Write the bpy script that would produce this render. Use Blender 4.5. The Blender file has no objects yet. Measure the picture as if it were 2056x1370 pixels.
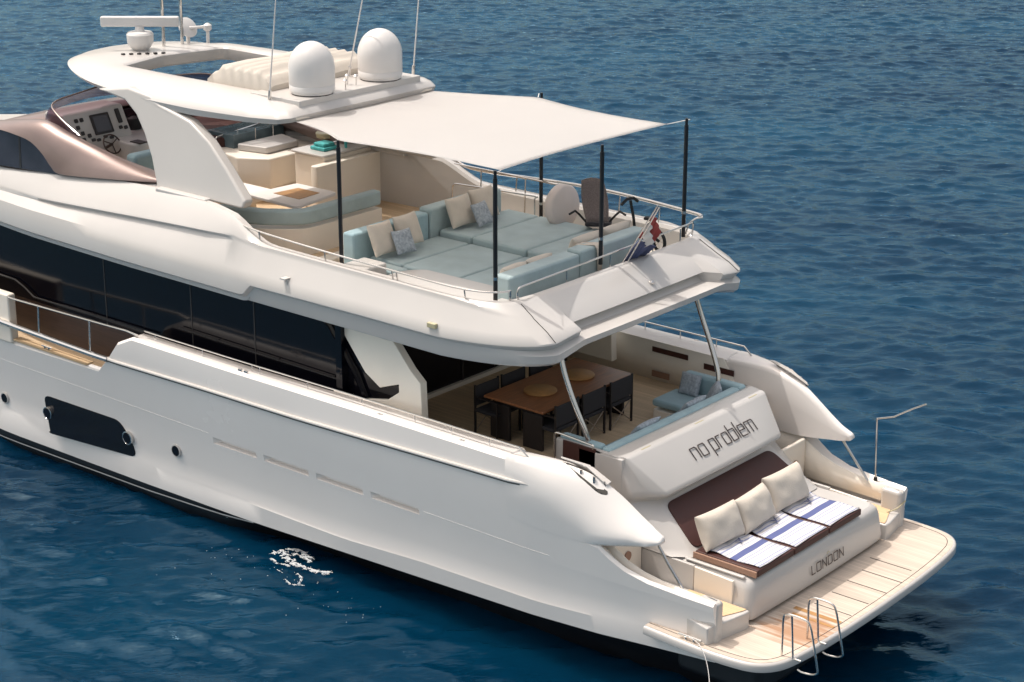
import bpy, bmesh, math, random
import numpy as np
from mathutils import Vector, Matrix, Euler
R = math.radians
random.seed(7)
S = bpy.context.scene
COL = S.collection

# ---------------------------------------------------------------- camera, sky, sun, exposure
cd = bpy.data.cameras.new('camera'); cam = bpy.data.objects.new('camera', cd); COL.objects.link(cam)
cam.location = (14.2, -24.37, 14.08)
cam.rotation_euler = (R(90 - 18.85), 0, R(40.2))
cd.sensor_width = 36; cd.lens = 3855 / 2056 * 36
cd.clip_start = 0.5; cd.clip_end = 6000
S.camera = cam
W = bpy.data.worlds.new('World'); S.world = W; W.use_nodes = True
wn = W.node_tree; bg = wn.nodes['Background']
sky = wn.nodes.new('ShaderNodeTexSky'); sky.sky_type = 'NISHITA'; sky.sun_disc = False
SUN_EL = 65
sky.sun_elevation = R(SUN_EL); sky.sun_rotation = R(253)
sky.air_density = 1.6; sky.dust_density = 6.0; sky.ozone_density = 0.6
hs_ = wn.nodes.new('ShaderNodeHueSaturation'); hs_.inputs['Saturation'].default_value = .55   # hazy summer sky
wn.links.new(sky.outputs[0], hs_.inputs['Color'])
tint = wn.nodes.new('ShaderNodeMixRGB'); tint.blend_type = 'MULTIPLY'; tint.inputs[0].default_value = 1; tint.inputs[2].default_value = (1.0, .945, .89, 1)
wn.links.new(hs_.outputs[0], tint.inputs[1]); wn.links.new(tint.outputs[0], bg.inputs[0]); bg.inputs[1].default_value = 0.15
sl = bpy.data.lights.new('sun', 'SUN'); sun = bpy.data.objects.new('sun', sl); COL.objects.link(sun)
sl.energy = 2.0; sl.angle = R(0.5); sl.color = (1.0, 0.965, 0.92)
sun.rotation_euler = (0, -R(90 - SUN_EL), R(17)); sun.location = (-20, 0, 60)
vs = S.view_settings; vs.view_transform = 'Standard'; vs.look = 'None'; vs.exposure = 0.44; vs.gamma = 1
S.cycles.use_denoising = True
S.cycles.max_bounces = 8

# ---------------------------------------------------------------- materials
def newmat(name):
    m = bpy.data.materials.new(name); m.use_nodes = True
    nt = m.node_tree; b = nt.nodes['Principled BSDF']
    return m, nt, b
def mat(name, col, rough=0.5, metal=0.0, spec=0.5, var=0.0, vscale=3.0, bump=0.0, bscale=60.0, coat=0.0, sheen=0.0, stretch=(1, 1, 1)):
    m, nt, b = newmat(name)
    b.inputs['Base Color'].default_value = (*col, 1); b.inputs['Roughness'].default_value = rough
    b.inputs['Metallic'].default_value = metal; b.inputs['Specular IOR Level'].default_value = spec
    b.inputs['Coat Weight'].default_value = coat; b.inputs['Coat Roughness'].default_value = 0.08
    b.inputs['Sheen Weight'].default_value = sheen
    tc = nt.nodes.new('ShaderNodeTexCoord'); mp = nt.nodes.new('ShaderNodeMapping')
    mp.inputs['Scale'].default_value = stretch
    nt.links.new(tc.outputs['Object'], mp.inputs[0])
    if var > 0:
        n = nt.nodes.new('ShaderNodeTexNoise'); n.inputs['Scale'].default_value = vscale; n.inputs['Detail'].default_value = 6
        nt.links.new(mp.outputs[0], n.inputs[0])
        r = nt.nodes.new('ShaderNodeValToRGB')
        r.color_ramp.elements[0].position = 0.3; r.color_ramp.elements[1].position = 0.7
        r.color_ramp.elements[0].color = (*[c * (1 - var) for c in col], 1)
        r.color_ramp.elements[1].color = (*[min(1, c * (1 + var * 0.5)) for c in col], 1)
        nt.links.new(n.outputs[0], r.inputs[0]); nt.links.new(r.outputs[0], b.inputs['Base Color'])
        mr = nt.nodes.new('ShaderNodeMapRange'); mr.inputs[3].default_value = rough * 0.85; mr.inputs[4].default_value = min(1, rough * 1.2)
        nt.links.new(n.outputs[0], mr.inputs[0]); nt.links.new(mr.outputs[0], b.inputs['Roughness'])
    if bump > 0:
        n2 = nt.nodes.new('ShaderNodeTexNoise'); n2.inputs['Scale'].default_value = bscale; n2.inputs['Detail'].default_value = 4
        nt.links.new(mp.outputs[0], n2.inputs[0])
        bp = nt.nodes.new('ShaderNodeBump'); bp.inputs['Strength'].default_value = bump; bp.inputs['Distance'].default_value = 0.02
        nt.links.new(n2.outputs[0], bp.inputs['Height']); nt.links.new(bp.outputs[0], b.inputs['Normal'])
    return m
M = {}
M['white'] = mat('gelcoat_white_sun_lowered', (.53, .502, .475), .3, var=.035, vscale=.7, coat=.3, bump=.02, bscale=2.2)  # white of the sunlit parts, colour lowered to soften the sun's brightness
M['hullw'] = mat('hull_white_shade_raised', (.84, .785, .74), .25, var=.03, vscale=.5, coat=.1, bump=.03, bscale=1.1)  # same white, colour raised to stand in for fill light on the shaded side
M['cream'] = mat('cream_gelcoat', (.80, .725, .63), .4, var=.04, vscale=1.2)
M['cream2'] = mat('cream_fill_raised', (.88, .81, .71), .45, var=.04, vscale=1.2)  # paler copy of the cream, lightened in place of missing fill light
M['black'] = mat('antifouling', (.008, .008, .01), .45, var=.3, vscale=3)
M['glass'] = mat('black_glass', (.003, .003, .006), .12, spec=.35)
M['sglass'] = mat('tinted_side_glass', (.05, .05, .065), .08, spec=.6, var=.3, vscale=1.5)
M['wind'] = mat('plum_tinted_acrylic', (.028, .009, .016), .1, spec=.6, var=.2, vscale=1)
M['steel'] = mat('stainless', (.66, .64, .62), .2, metal=1.0)
M['carbon'] = mat('carbon_pole', (.012, .012, .014), .35)
def make_see_through(m, col, f):
    nt = m.node_tree; out = nt.nodes['Material Output']; b = nt.nodes['Principled BSDF']
    t = nt.nodes.new('ShaderNodeBsdfTransparent'); t.inputs[0].default_value = (*col, 1)
    mx = nt.nodes.new('ShaderNodeMixShader'); mx.inputs[0].default_value = f
    nt.links.new(b.outputs[0], mx.inputs[1]); nt.links.new(t.outputs[0], mx.inputs[2]); nt.links.new(mx.outputs[0], out.inputs[0])
M['acryl'] = mat('plum_see_through_acrylic', (.028, .009, .016), .08, spec=.6)
make_see_through(M['acryl'], (.62, .48, .54), .6)
M['bronze'] = mat('bronze_metallic_paint', (.215, .155, .14), .36, metal=.4, var=.05, coat=.4)
M['dbrown'] = mat('brown_vinyl', (.055, .016, .012), .55, var=.12, vscale=6)
M['tan'] = mat('tan_vinyl', (.33, .19, .13), .6, var=.1)
M['aqua'] = mat('aqua_fabric', (.36, .45, .46), .85, var=.12, vscale=2.5, bump=.45, bscale=6, sheen=.2)
M['aquab'] = mat('aqua_bright_fabric', (.30, .43, .47), .85, var=.10, vscale=4, bump=.45, bscale=6, sheen=.2)
M['beige'] = mat('beige_canvas', (.60, .53, .45), .9, var=.07, vscale=5, bump=.25, bscale=40, sheen=.2)
M['greyp'] = mat('grey_blue_pattern', (.36, .40, .44), .9, var=.35, vscale=22)
M['awn'] = mat('awning_cloth', (.70, .68, .665), .85, var=.02, vscale=1.5, bump=.05, bscale=3)
def add_translucent(m, col, f):
    nt = m.node_tree; out = nt.nodes['Material Output']; b = nt.nodes['Principled BSDF']
    t = nt.nodes.new('ShaderNodeBsdfTranslucent'); t.inputs[0].default_value = (*col, 1)
    mx = nt.nodes.new('ShaderNodeMixShader'); mx.inputs[0].default_value = f
    nt.links.new(b.outputs[0], mx.inputs[1]); nt.links.new(t.outputs[0], mx.inputs[2]); nt.links.new(mx.outputs[0], out.inputs[0])
add_translucent(M['awn'], (.90, .87, .84), .56)
M['wood'] = mat('varnished_wood', (.30, .12, .05), .35, var=.35, vscale=3, stretch=(9, 1, 1))
M['wood2'] = mat('place_mat_wood', (.42, .22, .08), .5, var=.2, vscale=6)
M['woodside'] = mat('dark_walnut', (.055, .03, .022), .4, var=.35, vscale=2, stretch=(1, 1, 14))
M['dark'] = mat('dark_wood_frame', (.018, .014, .014), .5)
M['darkf'] = mat('charcoal_fabric', (.03, .028, .032), .9, var=.2, vscale=8)
M['xmetal'] = mat('chair_cross_bar', (.35, .28, .22), .4, metal=.4)
M['screen'] = mat('display_screen', (.05, .045, .05), .15)
M['rubber'] = mat('black_rubber', (.01, .01, .01), .7)
M['letter'] = mat('dark_brown_lettering', (.045, .03, .027), .4)
M['navy'] = mat('navy_cloth', (.09, .10, .19), .9, var=.25, vscale=5, bump=.2, bscale=20)
M['red'] = mat('red_cloth', (.36, .07, .065), .9)
M['flagw'] = mat('white_cloth', (.7, .66, .63), .9)
M['rust'] = mat('tan_slot', (.16, .10, .06), .7)
M['turq'] = mat('turquoise_towel', (.08, .42, .42), .9, var=.3, vscale=14)
M['foam'] = mat('foam_and_glints', (.62, .64, .65), .8, var=.1)
M['dome'] = mat('radome_white', (.66, .63, .605), .38, var=.02)
M['seam'] = mat('panel_gap', (.05, .045, .04), .8)
M['mesh'] = mat('mesh_backrest', (.20, .155, .145), .7, var=.4, vscale=60)
M['hinge'] = mat('brass_plate', (.45, .40, .25), .4)

def teak(name, col, dark, w=0.055, axis=1, ang=0.0, var=.18, seam=.35, stain=False):
    m, nt, b = newmat(name)
    tc = nt.nodes.new('ShaderNodeTexCoord')
    sp = nt.nodes.new('ShaderNodeSeparateXYZ'); nt.links.new(tc.outputs['Object'], sp.inputs[0])
    def math_(op, a, bb=None):
        n = nt.nodes.new('ShaderNodeMath'); n.operation = op
        if isinstance(a, (int, float)): n.inputs[0].default_value = a
        else: nt.links.new(a, n.inputs[0])
        if bb is not None:
            if isinstance(bb, (int, float)): n.inputs[1].default_value = bb
            else: nt.links.new(bb, n.inputs[1])
        return n.outputs[0]
    u = math_('DIVIDE', sp.outputs[axis], w)
    fr = math_('FRACT', u); fl = math_('FLOOR', u)
    ln = math_('LESS_THAN', fr, .10)
    wn_ = nt.nodes.new('ShaderNodeTexWhiteNoise'); wn_.noise_dimensions = '1D'; nt.links.new(fl, wn_.inputs['W'])
    mp = nt.nodes.new('ShaderNodeMapping'); mp.inputs['Scale'].default_value = (1, 12, 1) if axis == 1 else (12, 1, 1)
    nt.links.new(tc.outputs['Object'], mp.inputs[0])
    ns = nt.nodes.new('ShaderNodeTexNoise'); ns.inputs['Scale'].default_value = 2.2; ns.inputs['Detail'].default_value = 8
    nt.links.new(mp.outputs[0], ns.inputs[0])
    big = nt.nodes.new('ShaderNodeTexNoise'); big.inputs['Scale'].default_value = .9; big.inputs['Detail'].default_value = 5
    nt.links.new(tc.outputs['Object'], big.inputs[0])
    s = math_('ADD', math_('MULTIPLY', wn_.outputs[0], .35), math_('ADD', math_('MULTIPLY', ns.outputs[0], .5), math_('MULTIPLY', big.outputs[0], .6)))
    r = nt.nodes.new('ShaderNodeValToRGB'); r.color_ramp.elements[0].position = .35; r.color_ramp.elements[1].position = 1.0
    r.color_ramp.elements[0].color = (*[c * (1 - var) for c in col], 1); r.color_ramp.elements[1].color = (*[min(1, c * (1 + var)) for c in col], 1)
    nt.links.new(s, r.inputs[0])
    last = r.outputs[0]
    if stain:   # wet / rusty boards near the swimming ladder
        mp2 = nt.nodes.new('ShaderNodeMapping'); mp2.inputs['Location'].default_value = (-8.80, 1.75, 0); nt.links.new(tc.outputs['Object'], mp2.inputs[0])
        sp2 = nt.nodes.new('ShaderNodeSeparateXYZ'); nt.links.new(mp2.outputs[0], sp2.inputs[0])
        dd = math_('ADD', math_('MULTIPLY', math_('ABSOLUTE', sp2.outputs[0]), .55), math_('MULTIPLY', math_('ABSOLUTE', sp2.outputs[1]), .85))
        dd = math_('ADD', dd, math_('MULTIPLY', math_('SUBTRACT', big.outputs[0], .5), 1.1))
        dd = math_('ADD', dd, math_('MULTIPLY', math_('SUBTRACT', wn_.outputs[0], .5), .35))
        rr = nt.nodes.new('ShaderNodeMapRange'); rr.inputs[1].default_value = .22; rr.inputs[2].default_value = .62; rr.inputs[3].default_value = .8; rr.inputs[4].default_value = 0
        nt.links.new(dd, rr.inputs[0])
        mx0 = nt.nodes.new('ShaderNodeMixRGB'); nt.links.new(rr.outputs[0], mx0.inputs[0]); nt.links.new(last, mx0.inputs[1])
        mx0.inputs[2].default_value = (.36, .17, .075, 1); last = mx0.outputs[0]
    mx = nt.nodes.new('ShaderNodeMixRGB'); nt.links.new(math_('MULTIPLY', ln, seam), mx.inputs[0]); nt.links.new(last, mx.inputs[1]); mx.inputs[2].default_value = (*dark, 1)
    nt.links.new(mx.outputs[0], b.inputs['Base Color']); b.inputs['Roughness'].default_value = .7
    bp = nt.nodes.new('ShaderNodeBump'); bp.inputs['Strength'].default_value = .15; bp.inputs['Distance'].default_value = .01
    nt.links.new(s, bp.inputs['Height']); nt.links.new(bp.outputs[0], b.inputs['Normal'])
    return m
M['teak'] = teak('weathered_teak', (.55, .46, .38), (.25, .18, .12), stain=True, seam=.32)
M['teak2'] = teak('teak_fill_raised', (.60, .44, .28), (.08, .05, .03))  # teak of covered decks, base colour brightened to imitate more fill light
M['teak3'] = teak('golden_teak', (.66, .46, .27), (.3, .2, .1), var=.1)

def towel_mat():
    m, nt, b = newmat('striped_beach_towel')
    tc = nt.nodes.new('ShaderNodeTexCoord'); sp = nt.nodes.new('ShaderNodeSeparateXYZ'); nt.links.new(tc.outputs['Object'], sp.inputs[0])
    mr = nt.nodes.new('ShaderNodeMapRange'); mr.inputs[1].default_value = -1.05; mr.inputs[2].default_value = 0.0
    nt.links.new(sp.outputs[0], mr.inputs[0])
    r = nt.nodes.new('ShaderNodeValToRGB'); cr = r.color_ramp; cr.interpolation = 'CONSTANT'
    wht = (.62, .60, .61, 1); lt = (.26, .29, .44, 1); bl = (.10, .12, .27, 1)
    stops = [(0, wht), (.10, lt), (.125, wht), (.20, lt), (.215, wht), (.27, lt), (.30, wht), (.36, lt), (.375, wht), (.455, bl), (.575, wht), (.64, lt), (.655, wht), (.70, lt), (.715, wht), (.77, lt), (.785, wht), (.86, lt), (.88, wht), (.93, lt), (.95, wht)]
    cr.elements[0].position = 0; cr.elements[0].color = wht; cr.elements[1].position = .10; cr.elements[1].color = lt
    for p, c in stops[2:]:
        e = cr.elements.new(p); e.color = c
    nt.links.new(mr.outputs[0], r.inputs[0]); nt.links.new(r.outputs[0], b.inputs['Base Color']); b.inputs['Roughness'].default_value = .95
    n = nt.nodes.new('ShaderNodeTexNoise'); n.inputs['Scale'].default_value = 60; bp = nt.nodes.new('ShaderNodeBump'); bp.inputs['Strength'].default_value = .3; bp.inputs['Distance'].default_value = .01
    nt.links.new(tc.outputs['Object'], n.inputs[0]); nt.links.new(n.outputs[0], bp.inputs['Height']); nt.links.new(bp.outputs[0], b.inputs['Normal'])
    return m
M['towel'] = towel_mat()

# ---------------------------------------------------------------- mesh helpers
def tag(o, label=None, cat=None, group=None, kind=None):
    if label: o['label'] = label
    if cat: o['category'] = cat
    if group: o['group'] = group
    if kind: o['kind'] = kind
    return o
def link(o, parent=None):
    COL.objects.link(o)
    if parent is not None: o.parent = parent
    return o
def thing(name, label, cat, loc=(0, 0, 0), group=None, rot=(0, 0, 0)):
    o = bpy.data.objects.new(name, None); link(o); o.location = loc; o.rotation_euler = rot; o.empty_display_size = .1
    return tag(o, label, cat, group)
class MB:
    def __init__(s): s.v = []; s.f = []
    def add(s, vs_, fs_):
        b = len(s.v); s.v += [tuple(map(float, p)) for p in vs_]; s.f += [tuple(b + i for i in f) for f in fs_]; return s
    def box(s, x0, x1, y0, y1, z0, z1):
        vs_ = [(x, y, z) for z in (z0, z1) for y in (y0, y1) for x in (x0, x1)]
        return s.add(vs_, [(0, 2, 3, 1), (4, 5, 7, 6), (0, 1, 5, 4), (2, 6, 7, 3), (0, 4, 6, 2), (1, 3, 7, 5)])
    def obox(s, c, size, rot=(0, 0, 0)):
        m = Euler(rot).to_matrix(); h = [q / 2 for q in size]
        vs_ = [Vector(c) + m @ Vector((x * h[0], y * h[1], z * h[2])) for z in (-1, 1) for y in (-1, 1) for x in (-1, 1)]
        return s.add(vs_, [(0, 2, 3, 1), (4, 5, 7, 6), (0, 1, 5, 4), (2, 6, 7, 3), (0, 4, 6, 2), (1, 3, 7, 5)])
    def prism(s, poly, vec):
        n = len(poly); vec = Vector(vec); a = [Vector(p) for p in poly]; nrm = Vector((0, 0, 0))
        for i in range(n): nrm += a[i].cross(a[(i + 1) % n])
        if nrm.dot(vec) > 0: a = a[::-1]
        vs_ = a + [p + vec for p in a]
        fs_ = [tuple(range(n)), tuple(range(2 * n - 1, n - 1, -1))] + [(i, i + n, (i + 1) % n + n, (i + 1) % n) for i in range(n)]
        return s.add(vs_, fs_)
    def tube(s, pts, r, n=8, closed=False, caps=True):
        pts = [Vector(p) for p in pts]; k = len(pts); rr = r if isinstance(r, (list, tuple)) else [r] * k
        rings = []; up = None
        for i in range(k):
            if closed: t = (pts[(i + 1) % k] - pts[i - 1])
            else: t = pts[min(i + 1, k - 1)] - pts[max(i - 1, 0)]
            t.normalize()
            if up is None:
                up = Vector((0, 0, 1)) if abs(t.z) < .9 else Vector((1, 0, 0))
            u = (up - t * up.dot(t)); u.normalize(); w = t.cross(u); up = u
            rings.append([pts[i] + (u * math.cos(2 * math.pi * j / n) + w * math.sin(2 * math.pi * j / n)) * rr[i] for j in range(n)])
        vs_ = [p for g in rings for p in g]; fs_ = []
        for i in range(k if closed else k - 1):
            a = i * n; b = ((i + 1) % k) * n
            for j in range(n): fs_.append((a + j, a + (j + 1) % n, b + (j + 1) % n, b + j))
        if caps and not closed:
            fs_.append(tuple(range(n - 1, -1, -1))); fs_.append(tuple((k - 1) * n + j for j in range(n)))
        return s.add(vs_, fs_)
    def lathe(s, c, prof, n=32, axis='z', ang=None):
        c = Vector(c); vs_ = []; fs_ = []
        for (r, h) in prof:
            for j in range(n):
                a = 2 * math.pi * j / n
                p = Vector((r * math.cos(a), r * math.sin(a), h))
                if ang is not None: p = ang @ p
                vs_.append(c + p)
        k = len(prof)
        for i in range(k - 1):
            for j in range(n): fs_.append((i * n + j, i * n + (j + 1) % n, (i + 1) * n + (j + 1) % n, (i + 1) * n + j))
        fs_.append(tuple(range(n - 1, -1, -1))); fs_.append(tuple((k - 1) * n + j for j in range(n)))
        return s.add(vs_, fs_)
    def grid(s, G, flip=False, closed_u=False):
        a = len(G); b = len(G[0]); vs_ = [p for row in G for p in row]; fs_ = []
        for i in range(a if closed_u else a - 1):
            for j in range(b - 1):
                i2 = (i + 1) % a
                f = (i * b + j, i * b + j + 1, i2 * b + j + 1, i2 * b + j)
                fs_.append(f[::-1] if flip else f)
        return s.add(vs_, fs_)
    def build(s, name, m, parent=None, bev=0, seg=2, smooth=35, sub=0, loc=None, merge=0, solid=0, recalc=False, cast=None):
        me = bpy.data.meshes.new(name)
        off = Vector((0, 0, 0))
        if parent is not None and loc is None:
            rt = parent
            while rt.parent is not None: rt = rt.parent
            off = Vector(rt.location) if rt.get('_local', 0) == 0 else Vector((0, 0, 0))
        if loc is not None: off = Vector(loc)
        me.from_pydata([tuple(Vector(p) - off) for p in s.v], [], s.f)
        if merge or recalc:
            bm = bmesh.new(); bm.from_mesh(me)
            if merge: bmesh.ops.remove_doubles(bm, verts=bm.verts, dist=merge)
            if recalc: bmesh.ops.recalc_face_normals(bm, faces=bm.faces)
            bm.to_mesh(me); bm.free()
        me.update()
        for p in me.polygons: p.use_smooth = True
        o = bpy.data.objects.new(name, me)
        if m is not None: me.materials.append(m)
        if bev > 0:
            md = o.modifiers.new('bevel', 'BEVEL'); md.width = bev; md.segments = seg; md.limit_method = 'ANGLE'; md.angle_limit = R(40); md.harden_normals = True; md.use_clamp_overlap = True
        else:
            me.set_sharp_from_angle(angle=R(smooth))
        if solid:
            md = o.modifiers.new('solid', 'SOLIDIFY'); md.thickness = solid; md.offset = -1
        if sub:
            md = o.modifiers.new('sub', 'SUBSURF'); md.levels = sub; md.render_levels = sub
        link(o, parent)
        if loc is not None: o.location = loc
        return o
def interp(x, tab):
    if x <= tab[0][0]: return tab[0][1]
    for (a, b), (c, d) in zip(tab, tab[1:]):
        if x <= c: return b + (d - b) * (x - a) / (c - a)
    return tab[-1][1]
def sm(x, tab):   # smooth (cosine eased) interpolation
    if x <= tab[0][0]: return tab[0][1]
    for (a, b), (c, d) in zip(tab, tab[1:]):
        if x <= c:
            t = (x - a) / (c - a); t = t * t * (3 - 2 * t); return b + (d - b) * t
    return tab[-1][1]
def sp1(x, tab):   # smooth interpolation without overshoot
    xs1 = np.array([a for a, b in tab], float); ys1 = np.array([b for a, b in tab], float)
    if x <= xs1[0]: return float(ys1[0])
    if x >= xs1[-1]: return float(ys1[-1])
    d = np.diff(ys1) / np.diff(xs1); mm = np.zeros(len(xs1)); mm[0] = d[0]; mm[-1] = d[-1]
    for i in range(1, len(xs1) - 1): mm[i] = 0 if d[i - 1] * d[i] <= 0 else 2 * d[i - 1] * d[i] / (d[i - 1] + d[i])
    i = int(np.searchsorted(xs1, x) - 1); h = xs1[i + 1] - xs1[i]; t = (x - xs1[i]) / h
    return float(ys1[i] * (2 * t ** 3 - 3 * t ** 2 + 1) + h * mm[i] * (t ** 3 - 2 * t ** 2 + t) + ys1[i + 1] * (-2 * t ** 3 + 3 * t ** 2) + h * mm[i + 1] * (t ** 3 - t ** 2))
def crom(pts, n=8, closed=False):
    P = [Vector(p) for p in pts]; k = len(P); out = []
    for i in range(k if closed else k - 1):
        p0 = P[(i - 1) % k] if (closed or i > 0) else P[0]; p1 = P[i]; p2 = P[(i + 1) % k]
        p3 = P[(i + 2) % k] if (closed or i + 2 < k) else P[-1]
        for j in range(n):
            t = j / n; out.append(.5 * ((2 * p1) + (p2 - p0) * t + (2 * p0 - 5 * p1 + 4 * p2 - p3) * t * t + (3 * p1 - p0 - 3 * p2 + p3) * t ** 3))
    if not closed: out.append(P[-1])
    return out
def my(p): return (p[0], -p[1], p[2])
def sides(): return ((-1, 1), (1, -1))
def roundpoly(poly, r, n=5):
    out = []; k = len(poly)
    for i in range(k):
        p = Vector(poly[i]); a = Vector(poly[i - 1]) - p; b = Vector(poly[(i + 1) % k]) - p
        d = min(r, a.length * .45, b.length * .45); a.normalize(); b.normalize()
        s0 = p + a * d; s1 = p + b * d
        for j in range(n + 1):
            t = j / n; out.append((s0 * (1 - t) ** 2 + p * 2 * t * (1 - t) + s1 * t * t))
    return out

# ---------------------------------------------------------------- sea
WATER = -0.72
def build_sea():
    m, nt, b = newmat('sea_water')
    b.inputs['Base Color'].default_value = (.003, .022, .042, 1)
    b.inputs['Roughness'].default_value = .03; b.inputs['IOR'].default_value = 1.333
    b.inputs['Specular IOR Level'].default_value = .5
    b.inputs['Specular Tint'].default_value = (.45, .80, 1.0, 1)
    b.subsurface_method = 'BURLEY'; b.inputs['Subsurface Weight'].default_value = 1; b.inputs['Subsurface Radius'].default_value = (.4, .9, 1.0); b.inputs['Subsurface Scale'].default_value = 1.2
    tc = nt.nodes.new('ShaderNodeTexCoord')
    mp = nt.nodes.new('ShaderNodeMapping'); mp.vector_type = 'TEXTURE'; mp.inputs['Rotation'].default_value = (0, 0, R(48)); mp.inputs['Scale'].default_value = (1.7, .8, 1)
    nt.links.new(tc.outputs['Object'], mp.inputs[0])
    prev = None
    for sc_, st, dist, det in ((3.2, 1, .018, 4), (9, 1, .0085, 5)):
        n = nt.nodes.new('ShaderNodeTexNoise'); n.inputs['Scale'].default_value = sc_; n.inputs['Detail'].default_value = det; n.inputs['Roughness'].default_value = .46
        n.inputs['Distortion'].default_value = .3
        nt.links.new(mp.outputs[0], n.inputs[0])
        bp = nt.nodes.new('ShaderNodeBump'); bp.inputs['Strength'].default_value = st; bp.inputs['Distance'].default_value = dist
        nt.links.new(n.outputs[0], bp.inputs['Height'])
        if prev: nt.links.new(prev, bp.inputs['Normal'])
        prev = bp.outputs[0]
    nt.links.new(prev, b.inputs['Normal'])
    b.inputs['Specular IOR Level'].default_value = 0
    gl = nt.nodes.new('ShaderNodeBsdfGlossy'); gl.inputs['Color'].default_value = (.52, .80, .99, 1); gl.inputs['Roughness'].default_value = .05
    fr_ = nt.nodes.new('ShaderNodeFresnel'); fr_.inputs['IOR'].default_value = 1.333
    nt.links.new(prev, gl.inputs['Normal']); nt.links.new(prev, fr_.inputs['Normal'])
    mxs = nt.nodes.new('ShaderNodeMixShader'); nt.links.new(fr_.outputs[0], mxs.inputs[0]); nt.links.new(b.outputs[0], mxs.inputs[1]); nt.links.new(gl.outputs[0], mxs.inputs[2])
    nt.links.new(mxs.outputs[0], nt.nodes['Material Output'].inputs[0])
    big = nt.nodes.new('ShaderNodeTexNoise'); big.inputs['Scale'].default_value = .12; big.inputs['Detail'].default_value = 4
    nt.links.new(mp.outputs[0], big.inputs[0])
    r = nt.nodes.new('ShaderNodeValToRGB'); r.color_ramp.elements[0].position = .35; r.color_ramp.elements[1].position = .7
    r.color_ramp.elements[0].color = (.0004, .011, .030, 1); r.color_ramp.elements[1].color = (.0006, .026, .056, 1)
    nt.links.new(big.outputs[0], r.inputs[0]); nt.links.new(r.outputs[0], b.inputs['Base Color'])
    # wave field
    N = 1080; L = 120.0
    rng = np.random.default_rng(11)
    kx = np.fft.fftfreq(N, L / N) * 2 * np.pi; KX, KY = np.meshgrid(kx, kx, indexing='ij')
    K = np.hypot(KX, KY); K[0, 0] = 1
    wd = np.array([math.cos(R(75)), math.sin(R(75))])
    cosd = (KX * wd[0] + KY * wd[1]) / K
    kp = 2 * np.pi / 1.7
    Sp = np.exp(-1.0 * (kp / K) ** 2) / K ** 3.0 * (0.07 + cosd ** 4) * np.exp(-(K * .05) ** 2)
    Sp[0, 0] = 0
    ph = rng.normal(size=(N, N)) + 1j * rng.normal(size=(N, N))
    H = np.real(np.fft.ifft2(np.sqrt(Sp) * ph)); H *= .028 / H.std()
    Hx = np.real(np.fft.ifft2(-1j * KX / K * np.fft.fft2(H))); Hy = np.real(np.fft.ifft2(-1j * KY / K * np.fft.fft2(H)))
    ax = (np.arange(N + 1)) * L / N - L / 2
    X, Y = np.meshgrid(ax, ax, indexing='ij')
    idx = np.arange(N + 1) % N
    Z = H[np.ix_(idx, idx)]; DX = Hx[np.ix_(idx, idx)]; DY = Hy[np.ix_(idx, idx)]
    # fade at the border so the calm outer sheet joins on
    e = np.clip((L / 2 - np.maximum(abs(X), abs(Y))) / 6, 0, 1)
    X = X - DX * .9 * e; Y = Y - DY * .9 * e; Z = Z * e
    a = R(40.2); cx, cy = 14.2 - .6455 * 66, -24.37 + .7638 * 66
    WX = cx + X * math.cos(a) - Y * math.sin(a); WY = cy + X * math.sin(a) + Y * math.cos(a)
    co = np.stack([WX, WY, Z + WATER], -1).reshape(-1, 3)
    n1 = N + 1
    ii = np.arange(n1 * n1).reshape(n1, n1)
    q = np.stack([ii[:-1, :-1], ii[1:, :-1], ii[1:, 1:], ii[:-1, 1:]], -1).reshape(-1, 4)
    # outer ring
    c = [ii[0, 0], ii[-1, 0], ii[-1, -1], ii[0, -1]]
    big_ = np.array([[cx - 2500, cy - 2500, WATER], [cx + 2500, cy - 2500, WATER], [cx + 2500, cy + 2500, WATER], [cx - 2500, cy + 2500, WATER]])
    me = bpy.data.meshes.new('sea')
    co = np.vstack([co, big_]); o0 = n1 * n1
    me.vertices.add(len(co)); me.vertices.foreach_set('co', co.astype(np.float32).ravel())
    ring = [[o0 + k, o0 + (k + 1) % 4, c[(k + 1) % 4], c[k]] for k in range(4)]
    q = np.vstack([q, ring])
    me.loops.add(q.size); me.loops.foreach_set('vertex_index', q.astype(np.int32).ravel())
    me.polygons.add(len(q)); me.polygons.foreach_set('loop_start', (np.arange(len(q)) * 4).astype(np.int32))
    me.update(calc_edges=True); me.validate()
    me.polygons.foreach_set('use_smooth', np.ones(len(me.polygons), bool))
    me.materials.append(m)
    o = bpy.data.objects.new('water', me); link(o); tag(o, kind='structure')
build_sea()

# ---------------------------------------------------------------- yacht root
yacht = thing('motor_yacht', 'large white flybridge motor yacht with black window band and brown windscreen', 'yacht', (-8, 0, 0))

# ---- hull
zE = [(-26, .3), (-22, -.3), (-18, -.45), (-13, -.38), (-10, -.31), (-5.8, -.12), (-2.1, .05), (-.05, .2), (1, .3)]
zR = [(-26, .6), (-18, .1), (-12, .07), (-7.6, .10), (-5.8, .22), (-3.1, .30), (-.7, .46), (1, .5)]
zRR = [(-26, 3.1), (-20, 2.35), (-16.9, 2.15), (-13.8, 2.10), (-10.9, 2.17), (-8.4, 2.21), (-6, 2.29), (-3.9, 2.36), (0, 2.45)]
def wfac(x): return 1.0 if x > -17 else max(0.02, 1 - ((-17 - x) / 10.2) ** 2)
def ystern(x): return interp(x, [(-3.4, 0), (-2.2, .08), (-1.1, .18), (0, .26)])
def hull_side(x, z):
    t = max(0, min(1, (z - .5) / 1.7)); return 3.04 - bulge(x) * .05 * (1 - t) + .26 * t ** 1.1 - ystern(x) * (.85 + .15 * t)
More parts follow.
